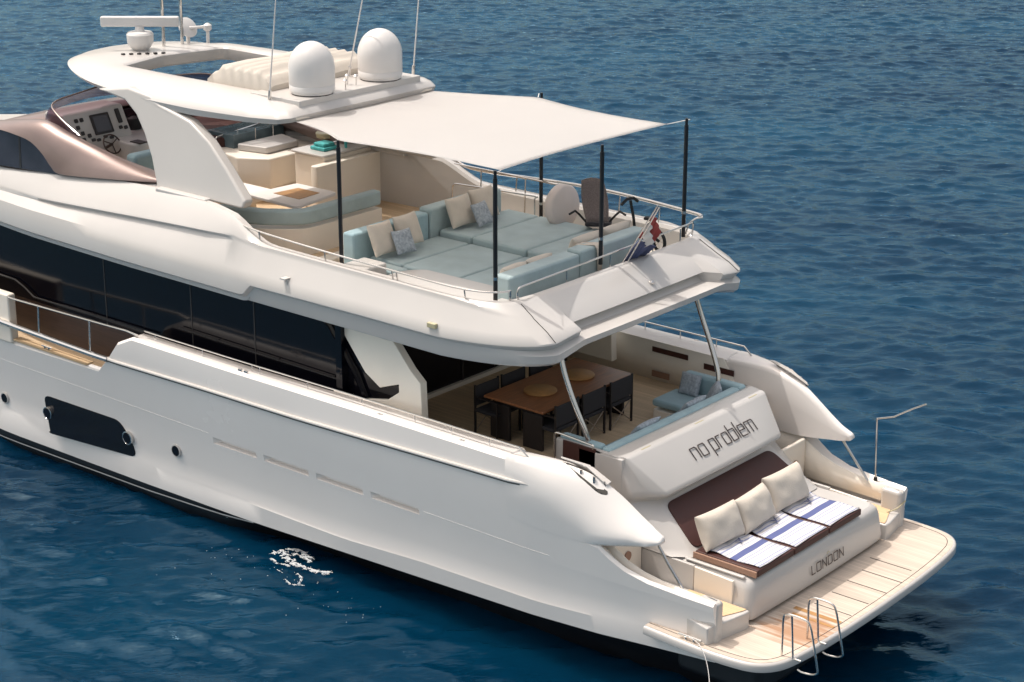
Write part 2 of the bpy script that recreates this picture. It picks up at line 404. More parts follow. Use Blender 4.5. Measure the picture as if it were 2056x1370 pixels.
def bulge(x): return sm(x, [(-12.3, 0), (-9, .12)])
def ztop(x): return interp(x, [(-26, 3.5), (-20, 2.3), (-17.2, 1.74), (-13.95, 1.80), (-13.6, 2.1), (-13.25, 2.5), (-12.8, 2.70), (-10, 2.70), (-7, 2.73), (-3.75, 2.735), (-3.62, 2.5), (-3.4, 2.1), (-3.2, 1.80), (-3.05, 1.72), (-2.9, 1.69), (-2.2, 1.68), (-2.05, 1.66), (-1.95, 1.58), (-1.8, 1.48), (-1.6, 1.38), (-1.2, 1.28), (-.6, 1.24), (0, 1.22)])
def hull_rows(x):
    w = wfac(x); wl = w ** 1.6; bz = bulge(x); ys = ystern(x)
    ze, zr, zrr, zt = interp(x, zE), interp(x, zR), interp(x, zRR), ztop(x)
    fl = interp(x, [(-20, .35), (-12, .10), (-6, 0)])   # flare
    yb = 3.02 - ys * .9
    P = []
    P.append((max(yb - .12, .02) * wl, ze - .0))
    P.append((yb * wl + bz * .06, ze + .02))
    P.append(((3.05 + .0 - ys * .95) * wl + bz * .13, zr))                 # ridge
    P.append(((3.03 - ys * .9) * wl + bz * .07, zr + .06))
    P.append(((3.03 - ys * .85) * wl - bz * .06, zr + .34))
    zs0 = interp(x, [(-12, 1.02), (-5.5, 1.09), (0, 1.05)])
    top = zt
    def yy(z):   # side surface between z .5 and the rub rail
        t = max(0, min(1, (z - .5) / 1.7)); return (3.04 - bz * .05 * (1 - t) + .26 * t ** 1.1) * (wl + (w - wl) * t) - ys * (.85 + .15 * t) 
    for z in (zs0, zs0 + .02, zs0 + .145, zs0 + .18, (zs0 + zrr) / 2, zrr - .03):
        z = min(z, top - .10 + .0001 * len(P)); P.append((yy(z), z))
    z = min(max(zrr + .05, .5), top - .07)
    P.append((yy(z), z))
    P.append((yy(top - .05) , top - .05))
    P.append((yy(top) - .05, top))
    capw = interp(x, [(-13.6, .16), (-12.8, .42), (-3.5, .5), (-2.4, .3), (-1.8, .17), (0, .17)])
    dz = .06 if x > -2.3 else 0
    P.append((yy(top) - capw * .7, top + .005 - dz)); P.append((yy(top) - capw, top - .05 - dz))
    P.append((yy(top) - capw - .02, max(.4, min(1.9, top - .2)) if x > -2.2 else 1.6))
    return P
SL = [(-10.86, -9.71), (-9.52, -8.38), (-8.19, -7.06), (-6.87, -5.76)]
xs = list(np.arange(-27, -18, .75)) + list(np.arange(-18, -13.9, .5)) + [-13.95, -13.8, -13.6, -13.42, -13.25, -13.1, -12.95, -12.8, -12.4, -12, -11.5]
for a, b in SL: xs += [a, (a * 2 + b) / 3, (a + 2 * b) / 3, b]
xs += [-5.2, -4.7, -4.2, -3.75, -3.68, -3.62, -3.5, -3.38, -3.3, -3.2, -3.05, -2.9, -2.65, -2.42, -2.36, -2.3, -2.2, -2.12, -2.05, -1.95, -1.85, -1.72, -1.6, -1.4, -1.2, -1.0, -.8, -.6, -.4, -.25, -.12, -.05]
xs = sorted(set(round(float(x), 3) for x in xs))
hb = MB(); NR = len(hull_rows(-5))
slotset = []
for sgn in (-1, 1):
    G = [[(x, sgn * y, z) for (y, z) in hull_rows(x)] for x in xs]
    b0 = len(hb.v); hb.v += [p for row in G for p in row]
    for i in range(len(xs) - 1):
        xm = (xs[i] + xs[i + 1]) / 2; slot = any(a < xm < b for a, b in SL)
        for j in range(NR - 1):
            if slot and j == 6: continue
            f = (b0 + i * NR + j, b0 + i * NR + j + 1, b0 + (i + 1) * NR + j + 1, b0 + (i + 1) * NR + j)
            hb.f.append(f if sgn > 0 else f[::-1])
    # slot recesses
    for a, b in SL:
        def P(x, j, d):
            y, z = hull_rows(x)[j]; return (x, sgn * (y - d), z)
        A, B_, C_, D_ = P(a, 6, 0), P(a, 7, 0), P(b, 7, 0), P(b, 6, 0)
        E_, F_ = P(a + .10, 7, .13), P(b - .02, 7, .13); E3, F3 = P(a + .10, 6, .11), P(b - .02, 6, .11)
        E3 = (E3[0], E3[1], E3[2] + .015); F3 = (F3[0], F3[1], F3[2] + .015)
        fs_ = [(1, 4, 5, 2), (4, 6, 7, 5), (0, 3, 7, 6), (0, 6, 4, 1), (3, 2, 5, 7)]
        hb.add([A, B_, C_, D_, E_, F_, E3, F3], [f if sgn < 0 else f[::-1] for f in fs_])
    # aft closing face of the side
    x = xs[-1]; pr = [(x, sgn * y, z) for (y, z) in hull_rows(x)]
    n0 = len(hb.v); hb.v += pr; f = tuple(range(n0, n0 + NR)); hb.f.append(f if sgn > 0 else f[::-1])
hull = hb.build('hull', M['hullw'], yacht, smooth=28, merge=.0005)
# bottom paint and boot stripe
mb = MB(); ms = MB()
xb = [x for x in xs if x <= -.05]
for sgn in (-1, 1):
    G = []; Gs = []
    for x in xb:
        P = hull_rows(x); y0, z0 = P[0]; bw = interp(x, [(-11, 0), (-9.8, 1)])
        y0 = y0 + .10 * (1 - bw) 
        G.append([(x, sgn * y0, z0 + .012), (x, sgn * (y0 - .01 - .25 * bw), z0 - .1 - .0 * bw), (x, sgn * (y0 * .93 - .3 * bw), z0 - .5), (x, sgn * y0 * .6, -1.6), (x, 0, -1.9)])
        if x < -9.9:
            zs = interp(x, [(-26, .1), (-18, -.60), (-13, -.50), (-10, -.36), (-9.5, -.33)])
            ys = y0 + .008 - .01 * min(1, max(0, (z0 - zs) / .1)) - .02
            Gs.append([(x, sgn * (ys + .022), zs + .014), (x, sgn * (ys + .018), zs - .014)])
    mb.grid(G, flip=sgn > 0); ms.grid(Gs, flip=sgn > 0)
n0 = len(mb.v)
aft = [(-.05, 2.3, .1), (-.05, 1.9, -1.0), (-.05, 0, -1.5), (-.05, -1.9, -1.0), (-.05, -2.3, .1)]
mb.add(aft, [(0, 1, 2, 3, 4)])
mb.build('bottom_paint', M['black'], yacht, smooth=40)
ms.build('boot_stripe', M['white'], yacht, smooth=60)
# rub rail: pale band with a dark tube coloured as its shadow, thick stainless run forward
def hy(x, z):
    P = hull_rows(x)
    for (ya, za), (yb, zb) in zip(P[2:], P[3:]):
        if za <= z <= zb and zb > za: return ya + (yb - ya) * (z - za) / (zb - za)
    return P[12][0]
for sgn in (-1, 1):
    pts = [(x, sgn * (hy(x, interp(x, zRR)) + .02), interp(x, zRR)) for x in np.arange(-13.7, -3.28, .4)] + [(-3.3, sgn * (hy(-3.3, 2.38) + .012), 2.385)]
    MB().tube(pts, .030, 8).build('rub_rail', M['white'], yacht)
    MB().tube([(p[0], p[1] - sgn * .004, p[2] - .034) for p in pts], .02, 6).build('rub_rail_painted_shadow', M['seam'], yacht)
    pts = [(x, sgn * (3.30 * wfac(x) + .0), interp(x, zRR)) for x in np.arange(-20, -13.5, .5)]
    MB().tube(pts + [(-13.55, sgn * 3.29, 2.1)], .055, 10).build('side_rail', M['steel'], yacht)
    r = MB()
    z2 = [(-20, 2.8), (-16.6, 2.68), (-12.8, 2.78)]
    pts = [(x, sgn * 3.24, interp(x, z2)) for x in np.arange(-20, -12.7, .5)] + [(-12.72, sgn * 3.22, 2.74)]
    r.tube(pts, .022, 8)
    for x in (-18.4, -15.68, -14.1): r.tube([(x, sgn * 3.24, interp(x, z2)), (x, sgn * 3.27, 2.12)], .02, 8)
    r.build('upper_side_rail', M['steel'], yacht)
    MB().box(-20, -16.62, min(sgn * 3.08, sgn * 3.27), max(sgn * 3.08, sgn * 3.27), 1.72, 2.74).build('bulwark_door', M['cream'], yacht, bev=.04)
    # teak cap of the low bulwark
    MB().box(-16.6, -14.3, min(sgn * 3.06, sgn * 3.24), max(sgn * 3.06, sgn * 3.24), 1.79, 1.83).build('teak_cap', M['teak3'], yacht, bev=.01)
    c = MB()
    for xx in (-15.62, -15.5): c.tube([(xx, sgn * 3.2, 1.83), (xx, sgn * 3.2, 1.87)], .02, 6)
    c.tube([(-15.72, sgn * 3.2, 1.88), (-15.4, sgn * 3.2, 1.88)], .018, 6); c.build('mooring_cleat', M['steel'], yacht)
    # low handrail on the bulwark cap
    r = MB(); zz = lambda x: interp(x, [(-12.7, 2.83), (-10, 2.84), (-7, 2.87), (-3.55, 2.88)])
    yr = lambda x: hy(x, 2.4) - .16
    pts = [(x, sgn * yr(x), zz(x)) for x in np.arange(-12.6, -3.6, .45)] + [(-3.6, sgn * yr(-3.6), 2.88), (-3.42, sgn * yr(-3.42), 2.74)]
    r.tube(pts, .014, 8)
    for x in (-12.3, -11, -9.7, -9.5, -8.3, -7.0, -5.8, -5.0, -4.2): r.tube([(x, sgn * yr(x), zz(x)), (x, sgn * yr(x), 2.69)], .011, 6)
    r.build('bulwark_handrail', M['steel'], yacht)
    for x in (-9.9, -9.75, -6.5, -4.7):
        w = MB(); w.box(x - .05, x + .05, min(sgn * (hy(x, 2.4) - .08), sgn * (hy(x, 2.4) - .05)), max(sgn * (hy(x, 2.4) - .08), sgn * (hy(x, 2.4) - .05)), 2.70, 2.745); w.build('cap_fitting', M['steel'], yacht, bev=.008)

# hull windows and portholes
def hpoly(pts, off=.006, thick=.02, rnd=.12):
    out = []
    for (x, z) in pts: out.append((x, 0, z))
    out = roundpoly(out, rnd)
    return out
for sgn in (-1, 1):
    po = hpoly([(-15.98, .76), (-13.62, .80), (-13.40, .55), (-13.18, .12), (-15.72, .06), (-15.95, .30)], rnd=.26)
    vs_ = [(p[0], sgn * (hy(p[0], p[2]) + .012), p[2]) for p in po]
    MB().prism(vs_, (0, -sgn * .03, 0)).build('hull_window', M['glass'], yacht)
    for (x, z, rr, ringm) in ((-17.35, .34, .12, 'white'), (-15.80, .42, .135, 'steel'), (-13.38, .50, .135, 'steel'), (-11.98, .60, .125, 'white')):
        y = hy(x, z) + (.09 if x == -15.80 else .035 if x == -13.38 else 0); g = Matrix.Rotation(R(90) * sgn, 3, 'X')
        rot = Matrix.Rotation(R(-90 * sgn), 3, 'X')
        pw = MB().lathe((x, sgn * (y + .02), z), [(rr, -.04), (rr, .014), (rr * .85, .020), (rr * .82, .012)], 28, ang=rot).build('porthole', M[ringm], yacht)
        MB().lathe((x, sgn * (y + .02), z), [(rr * .80, -.01), (rr * .80, .017)], 28, ang=rot).build('pane', M['glass'], pw)
# knuckle line and panel seams
for sgn in (-1, 1):
    for (xa, xb_) in ((-20, -10.95), (-5.65, -3.0)):
        pts = [(x, sgn * (hy(x, interp(x, [(-20, 1.25), (-12, 1.24), (-5.6, 1.2), (-3, 1.2)])) - .004), interp(x, [(-20, 1.25), (-12, 1.24), (-5.6, 1.2), (-3, 1.2)])) for x in np.linspace(xa, xb_, 16)]
        MB().tube(pts, .008, 4).build('knuckle_line', M['hullw'], yacht)
# ---- the aft wings of the bulwark
for sgn in (-1, 1):
    G = []
    PROFS = []
    top = [(-3.75, 2.735), (-3.3, 2.76), (-2.9, 2.77), (-2.5, 2.72), (-2.2, 2.62), (-1.8, 2.40), (-1.45, 2.17), (-1.2, 2.02), (-1.10, 1.97)]
    bot = [(-3.75, 1.70), (-3.2, 1.64), (-2.9, 1.62), (-2.24, 1.64), (-1.9, 1.68), (-1.5, 1.75), (-1.2, 1.80), (-1.10, 1.84)]
    for x in list(np.linspace(-3.75, -1.3, 30)) + [-1.22, -1.16, -1.12, -1.10]:
        zt, zb = sp1(x, top), sp1(x, bot); h = zt - zb
        ys = sp1(x, [(-3.75, 0), (-3.3, .005), (-2.2, .11), (-1.10, .38)])
        yo = 3.305 - ys; yi = sp1(x, [(-3.75, 2.80), (-2.6, 2.76), (-2.0, 2.72), (-1.10, 2.66)])
        if x > -1.3: yo -= (x + 1.3) * .35; yi += (x + 1.3) * .2
        k = min(1, h / .5); row = []
        rf = min(1, max(0, (x + 3.75) / .9)); rf = rf * rf * (3 - 2 * rf)
        cf = min(1, max(0, (x + 3.1) / 1.5)); cf = cf * cf * (3 - 2 * cf)
        bf = min(1, max(0, (x + 2.3) / .35)); ho = hull_side(x, zb) + .004; hs = lambda z: hull_side(x, z) + .004
        A_ = [((1 - bf) * min(yo, hs(zb + h * .25)) + bf * yo, zb + h * .25), ((1 - bf) * min(yo + .002, hs(zb + h * .5)) + bf * (yo + .002), zb + h * .5), (yo - .03 * rf, zb + h * .72), (yo - .09 * rf, zb + h * (.88 + .06 * (1 - rf))), (yo - .03 - .14 * rf, zb + h * (.975 + .02 * (1 - rf))), (yo - .08 - .17 * rf, zt)]
        yt = yi + .07; z0_ = zb + .10 * k
        B_ = [(yo + (yt - yo) * t + .045 * math.sin(math.pi * min(1, t * 1.05)) * k, z0_ + (zt - z0_) * t ** .92) for t in (.10, .28, .50, .72, .90, 1.0)]
        C_ = [(a[0] * (1 - cf) + b[0] * cf, a[1] * (1 - cf) + b[1] * cf) for a, b in zip(A_, B_)]
        e0 = (1 - bf) * ho + bf * (yo - .16); e1 = (1 - bf) * ho + bf * (yo - .07); e2 = (1 - bf) * hs(zb + .05) + bf * (yo - .02)
        prof = [(yi, zb + .02), (e0 - .10 * (1 - bf), zb), (e1, zb + .004), (e2, zb + .05 * k)] + C_ + [(max(yi + .04, C_[-1][0] - .08) if cf > .9 else yi + .10 * (1 - cf) + .04 * cf, zt - .03 * k), (yi + .02, zt - .06 * k), (yi, zt - .11 * k), (yi - .005, zb + .5 * h), (yi, zb + .02)]
        G.append([(x, sgn * max(y, yi - .005), z) for y, z in prof]); PROFS.append((x, C_))
    w = MB().grid(G, flip=sgn > 0)
    c_ = sum((Vector(p) for p in G[-1]), Vector()) / len(G[-1])
    e1 = [tuple(c_.lerp(Vector(p), .6) + Vector((.025, 0, 0))) for p in G[-1]]; e2 = [tuple(c_ + Vector((.03, 0, 0)))] * len(G[-1])
    w.grid([G[-1], e1, e2], flip=sgn > 0)
    w.build('bulwark_wing', M['hullw'], yacht, smooth=50, merge=.0005, recalc=True)
    wz = lambda x: sp1(x, top)
    def wsurf(x, y):
        C_ = min(PROFS, key=lambda q: abs(q[0] - x))[1]
        return interp(-y, [(-a, b) for a, b in C_])
    fa = roundpoly([(-2.86, 2.96, 0), (-2.45, 2.88, 0), (-2.12, 2.86, 0), (-2.02, 2.90, 0), (-2.15, 2.97, 0), (-2.55, 3.03, 0)], .12)
    fl = MB().prism([(p.x, sgn * p.y, wsurf(p.x, p.y) + .006) for p in fa], (0, 0, -.03)).build('fairlead', M['seam'], yacht)
    for px_, py_ in ((-2.50, 2.97), (-2.28, 2.93)): MB().tube([(px_, sgn * py_, wsurf(px_, py_) - .05), (px_, sgn * py_, wsurf(px_, py_) + .05)], .022, 10).build('roller', M['steel'], fl)
    lid = [(-2.95, 2.93, 0), (-2.45, 2.80, 0), (-2.02, 2.80, 0), (-2.10, 2.88, 0), (-2.50, 2.90, 0), (-2.86, 2.97, 0)]
    MB().prism([(x, sgn * y, wsurf(x, y) + .05) for x, y, z in roundpoly(lid, .05)], (0, 0, .015)).build('fairlead_lid', M['white'], fl, bev=.006)
    # stainless support below the wing tip
    MB().tube([(-1.32, sgn * 2.70, 1.92), (-1.0, sgn * 2.72, 1.52), (-.72, sgn * 2.72, 1.2)], .024, 8).build('wing_support', M['steel'], yacht)
    # inner face of the bulwark, cream
    inn = MB()
    Gi = []
    for x in list(np.arange(-8, -3.3, .3)) + [-3.3, -3.1, -2.9, -2.3, -2.1, -1.9, -1.7, -1.4, -1.0, -.6, -.3]:
        yi = interp(x, [(-8, 2.80), (-2.5, 2.77), (-2, 2.80), (-.3, 2.74)]); zt = min(2.70, ztop(x) - .03)
        Gi.append([(x, sgn * yi, .9 if x > -3.2 else 1.9), (x, sgn * yi, zt)])
    inn.grid(Gi, flip=sgn > 0)
    x = -.3
    inn.add([(x, sgn * 2.68, .5), (x, sgn * 2.68, 1.2), (-.04, sgn * 2.72, 1.2), (-.04, sgn * 2.72, .5)], [(0, 1, 2, 3)])
    inn.build('bulwark_lining', M['cream2'], yacht, solid=.02, smooth=30)
    # stern corner post of the bulwark
    MB().box(-.42, -.03, min(sgn * 2.62, sgn * 2.83), max(sgn * 2.62, sgn * 2.83), .45, 1.20).build('corner_post', M['white'], yacht, bev=.07, seg=4)

# ---- swim platform
def plat(off, z):
    pts = []
    c = [(-1.2, 3.06), (-.2, 3.10), (.40, 3.07), (.78, 2.97), (1.02, 2.70), (1.13, 2.2), (1.20, 1.2), (1.22, 0)]
    c2 = crom([(a, b, 0) for a, b in c], 5)
    o = [(p[0], p[1]) for p in c2]; full = o + [(a, -b) for a, b in reversed(o[:-1])]
    out = []
    for i, p in enumerate(full):
        q0 = full[max(i - 1, 0)]; q1 = full[min(i + 1, len(full) - 1)]
        t = Vector((q1[0] - q0[0], q1[1] - q0[1])).normalized(); nrm = Vector((-t[1], t[0]))
        out.append((p[0] + nrm[0] * off, p[1] + nrm[1] * off, z))
    return out
def ring_between(a, b): return [[p, q] for p, q in zip(a, b)]
pb = MB()
lv = [plat(-.12, .405), plat(-.02, .405), plat(-.002, .415), plat(.0, .42), plat(.0, .51), plat(-.012, .538), plat(-.04, .548)]
pb.grid([list(c) for c in zip(*lv)], flip=False)
top = plat(-.04, .548); n0 = len(pb.v); pb.v += top; pb.f.append(tuple(range(n0, n0 + len(top))))
bot = plat(-.12, .405); n0 = len(pb.v); pb.v += bot; pb.f.append(tuple(range(n0 + len(bot) - 1, n0 - 1, -1)))
pb.build('swim_platform', M['white'], yacht, smooth=50, recalc=True)
tk = MB(); t1 = plat(-.055, .552); n0 = len(tk.v); tk.v += t1; tk.f.append(tuple(range(n0, n0 + len(t1))))
tk = tk.build('platform_teak', M['teak'], yacht, recalc=True)
# seam line round the teak and hatch seams
MB().tube([(p[0], p[1], .552) for p in plat(-.15, .552)], .006, 4).build('teak_border_seam', M['seam'], yacht)
se = MB()
for y, xa, xb_ in ((1.29, .2, .96), (.80, .34, 1.07), (.31, .36, 1.07), (-.20, .38, 1.04), (-.72, .38, 1.04), (-1.22, .4, 1.04)):
    se.box(xa, xb_, y - .009, y + .009, .551, .5555)
se.build('hatch_seam', M['seam'], yacht)
st = MB(); st.box(.22, 1.04, -1.08, -.99, .551, .5560); st.box(.30, 1.04, -1.26, -1.20, .551, .5562)
st.build('hatch_board', M['wood2'], yacht)
# under-platform dark structure
MB().box(-1.0, .55, -2.5, 2.5, -.35, .402).build('platform_underside', M['black'], yacht, bev=.15)

# ---- transom block (hood, sunken panel, box)
P = [(-2.80, 1.95, 1.97), (-2.80, 2.60, 1.97), (-2.77, 2.635, 1.97), (-2.70, 2.648, 1.97), (-2.42, 2.648, 1.95), (-2.375, 2.640, 1.945), (-2.34, 2.615, 1.935), (-1.85, 2.135, 1.66), (-1.815, 2.09, 1.64), (-1.815, 2.05, 1.63), (-1.85, 2.015, 1.62), (-1.95, 1.97, 1.60), (-2.02, 1.935, 1.59), (-2.045, 1.905, 1.59), (-2.03, 1.88, 1.60), (-1.28, 1.34, 1.76), (-1.22, 1.29, 1.78), (-1.15, 1.255, 1.80)]
Q = [-2.80, -2.80, -2.77, -2.70, -2.60, -2.56, -2.54, -2.26, -2.25, -2.25, -2.26, -2.30, -2.32, -2.33, -2.32, -1.68, -1.60, -1.45]
G = []
for (x, z, w_), qx in zip(P, Q):
    def side_(sg):
        return [(-2.95, sg * 2.025, z), (min(qx - .06, -2.82) if qx < -2.78 else qx - .10, sg * 2.025, z), (qx - .02, sg * 2.02, z), (qx + .03, sg * 2.0, z), (qx * .6 + x * .4, sg * (2.0 * .6 + w_ * .4), z), (x - .03 if qx < x - .05 else x, sg * (w_ + .02), z), (x, sg * (w_ - .03), z)]
    G.append(side_(-1) + [(x + .012 * (1 - (yy / w_) ** 2), yy, z) for yy in (-w_ * .6, -w_ * .2, w_ * .2, w_ * .6)] + side_(1)[::-1])
tb = MB().grid(G, flip=True).build('transom', M['white'], yacht, smooth=42)
for sgn in (-1, 1):
    MB().box(-3.3, -2.42, min(sgn * 1.96, sgn * 2.03), max(sgn * 1.96, sgn * 2.03), 1.2, 2.62).build('transom_side', M['white'], yacht, bev=.02)
    MB().prism([(-2.42, sgn * 1.96, .5), (-1.02, sgn * 1.96, .5), (-1.02, sgn * 1.96, 1.235), (-2.42, sgn * 1.96, 1.24)], (0, sgn * .055, 0)).build('transom_side', M['white'], yacht, bev=.01)
    MB().prism([(-1.018, sgn * 1.96, .5), (-.30, sgn * 1.96, .5), (-.30, sgn * 1.96, 1.19), (-1.018, sgn * 1.96, 1.22)], (0, sgn * .05, 0)).build('stair_side', M['cream'], yacht, bev=.012)  # cream colour stands in for warm bounced light on this wall
pan = [(-1.955, -1.50, 1.835), (-1.955, 1.50, 1.835), (-1.25, 1.68, 1.325), (-1.25, -1.68, 1.325)]
nrm = Vector((.61, 0, .80)) * .018
pp = [Vector(p) + nrm for p in roundpoly(pan, .16)]
MB().prism(pp, -nrm * 2.2).build('brown_backrest', M['dbrown'], yacht, bev=.006)
# slots in the hood top
so = MB()
for y in (-1.42, .05, 1.63): so.box(-2.43, -2.405, y - .12, y + .12, 2.644, 2.650)
so.build('hood_slot', M['hinge'], yacht)
# box
bx = MB()
sec = [(.01, .60, 2.0), (.035, .63, 2.02), (.04, .70, 2.02), (.0, 1.08, 1.96), (-.025, 1.17, 1.935), (-.06, 1.215, 1.90), (-.12, 1.24, 1.85)]
G = []
for x, z, w_ in sec:
    r = .15
    pl = [(-1.5, -w_, z)] + [(x - r, -w_, z)] + [(x - r + r * math.sin(a), -w_ + r - r * math.cos(a), z) for a in np.linspace(.2, math.pi / 2, 6)]
    bul = .05
    mid = [(x + bul * (1 - (yy / w_) ** 2) * .6, yy, z) for yy in np.linspace(-w_ + r + .1, w_ - r - .1, 11)]
    G.append(pl + mid + [(a, -b, c) for a, b, c in reversed(pl)])
bx.grid(G, flip=True)
n0 = len(bx.v); bx.v += G[-1]; bx.f.append(tuple(range(n0, n0 + len(G[-1]))))
n0 = len(bx.v); bx.v += G[0]; bx.f.append(tuple(range(n0 + len(G[0]) - 1, n0 - 1, -1)))
bx.build('stern_box', M['white'], yacht, smooth=45, recalc=True)
MB().box(-1.26, -.16, -1.93, -1.86, 1.235, 1.275).build('box_coaming', M['white'], yacht, bev=.018)
MB().box(-1.2, -.16, 1.42, 1.50, 1.235, 1.29).build('box_coaming', M['white'], yacht, bev=.018)
MB().box(-1.2, -.05, -1.85, 1.85, .548, .62).build('box_painted_shadow', M['dbrown'], yacht)  # dark brown slab, its colour stands in for shade under the box
# steps port and starboard
for sgn in (-1, 1):
    s1 = MB()
    s1.prism([(-1.99, sgn * 2.04, .5), (.05, sgn * 2.04, .5), (.05, sgn * 2.18, .5), (-.10, sgn * 2.95, .5), (-1.1, sgn * 2.7, .5), (-1.99, sgn * 2.74, .5)], (0, 0, .33))
    s1.build('boarding_step', M['white'], yacht, bev=.03)
    t = MB().prism([(-1.05, sgn * 2.07, .832), (0.0, sgn * 2.07, .832), (-.02, sgn * 2.16, .832), (-.22, sgn * 2.66, .832), (-1.05, sgn * 2.66, .832)], (0, 0, .012)).build('step_teak', M['teak3'], yacht)
    MB().box(-2.08, -2.0, min(sgn * 2.03, sgn * 2.76), max(sgn * 2.03, sgn * 2.76), .5, 1.64).build('stair_gate', M['cream'], yacht, bev=.03)
    # round shower fitting on the stair wall
    rot = Matrix.Rotation(R(90 * sgn), 3, 'X')
    MB().lathe((-1.995, sgn * 2.42, 1.25), [(.08, 0), (.08, .02)], 16, ang=Matrix.Rotation(R(90), 3, 'Y')).build('shower_fitting', M['tan'], yacht)

# lettering, drawn as thin bars on the slanted faces
LET = {
 'n': [[(0, 0), (0, .68), (.42, .68), (.52, .58), (.52, 0)]],
 'o': [[(.05, 0), (.47, 0), (.52, .08), (.52, .60), (.47, .68), (.05, .68), (0, .60), (0, .08), (.05, 0)]],
 'p': [[(0, -.30), (0, .68), (.47, .68), (.52, .60), (.52, .08), (.47, 0), (.10, 0)]],
 'r': [[(0, 0), (0, .68), (.36, .68)]],
 'b': [[(0, 1.0), (0, 0), (.47, 0), (.52, .08), (.52, .60), (.47, .68), (.08, .68)]],
 'l': [[(0, 1.0), (0, 0)]],
 'e': [[(.50, 0), (.05, 0), (0, .08), (0, .60), (.05, .68), (.47, .68), (.52, .60), (.52, .36), (.06, .36)]],
 'm': [[(0, 0), (0, .68), (.72, .68), (.80, .60), (.80, 0)], [(.40, .68), (.40, 0)]],
 'L': [[(0, 1), (0, 0), (.48, 0)]],
 'O': [[(.06, 0), (.56, 0), (.62, .08), (.62, .92), (.56, 1), (.06, 1), (0, .92), (0, .08), (.06, 0)]],
 'N': [[(0, 0), (0, 1), (.58, 0), (.58, 1)]],
 'D': [[(0, 0), (0, 1), (.48, 1), (.60, .88), (.60, .12), (.48, 0), (0, 0)]],
}
WID = {'n': .52, 'o': .52, 'p': .52, 'r': .36, 'b': .52, 'l': 0, 'e': .52, 'm': .80, 'L': .48, 'O': .62, 'N': .58, 'D': .60}
def lettering(text, origin, u, v, h, wid, gap, name, total=None):
    u = Vector(u).normalized(); v = Vector(v).normalized(); n = u.cross(v).normalized()
    W_ = sum(WID[c] + gap if c != ' ' else .28 for c in text) - gap
    su = total / W_ if total else h
    m = MB(); cx = 0
    for c in text:
        if c == ' ': cx += .28; continue
        for st_ in LET[c]:
            pts = [Vector(origin) + u * ((cx + a) * su) + v * (b_ * h) for a, b_ in st_]
            for p, q in zip(pts, pts[1:]):
                d = (q - p).normalized(); s_ = d.cross(n) * wid / 2; e = d * wid * .35
                vs_ = [p - e - s_, q + e - s_, q + e + s_, p - e + s_]
                m.prism(vs_, n * .005)
        cx += WID[c] + gap
    return m.build(name, M['letter'], yacht, recalc=True)
hv = Vector((-2.36 + 1.80, 0, 2.645 - 2.09)).normalized(); hn = Vector((hv.z, 0, -hv.x))
o1 = Vector((-2.0, -.62, 2.287)) + hn * .014
lettering('no', o1, (0, 1, 0), hv, .30, .019, .20, 'name_lettering', total=.38)
lettering('problem', o1 + Vector((0, .52, 0)), (0, 1, 0), hv, .30, .019, .20, 'name_lettering', total=1.26)
lettering('LONDON', (.082, -.33, .80), (0, 1, 0), (-.11, 0, 1), .145, .017, .26, 'port_lettering', total=.95)
lg = MB(); lg.tube([(.065, .13, .995), (.061, .17, 1.03), (.065, .21, .995)], .006, 4)
lg.build('small_emblem', M['hinge'], yacht)

# ladders handrails on the platform
for y in (-2.5, -1.8):
    lad = MB()
    lad.tube(crom([(.92, y, .55), (.92, y, .9), (.92, y, 1.17), (.97, y, 1.24), (1.08, y, 1.26), (1.30, y, 1.25), (1.38, y, 1.17), (1.45, y, .9), (1.53, y, .55), (1.53, y, .47), (1.44, y, .42), (1.28, y, .40), (1.2, y, .42)], 4), .017, 8)
    lad.tube([(1.10, y + .02, .55), (1.08, y + .01, .9), (1.06, y, 1.25)], .017, 8)
    lad.tube([(1.10, y + .02, .556), (1.24, y + .02, .556)], .017, 8)
    lad.build('ladder_rail', M['steel'], yacht)
for sgn in (-1, 1):
    c = MB()
    for dx in (0, .14): c.tube([(-.45 + dx, sgn * 3.0, .54), (-.45 + dx, sgn * 3.0, .60)], .025, 8)
    c.tube([(-.58, sgn * 3.0, .615), (-.17, sgn * 3.0, .615)], .022, 8)
    c.build('stern_cleat', M['steel'], yacht)

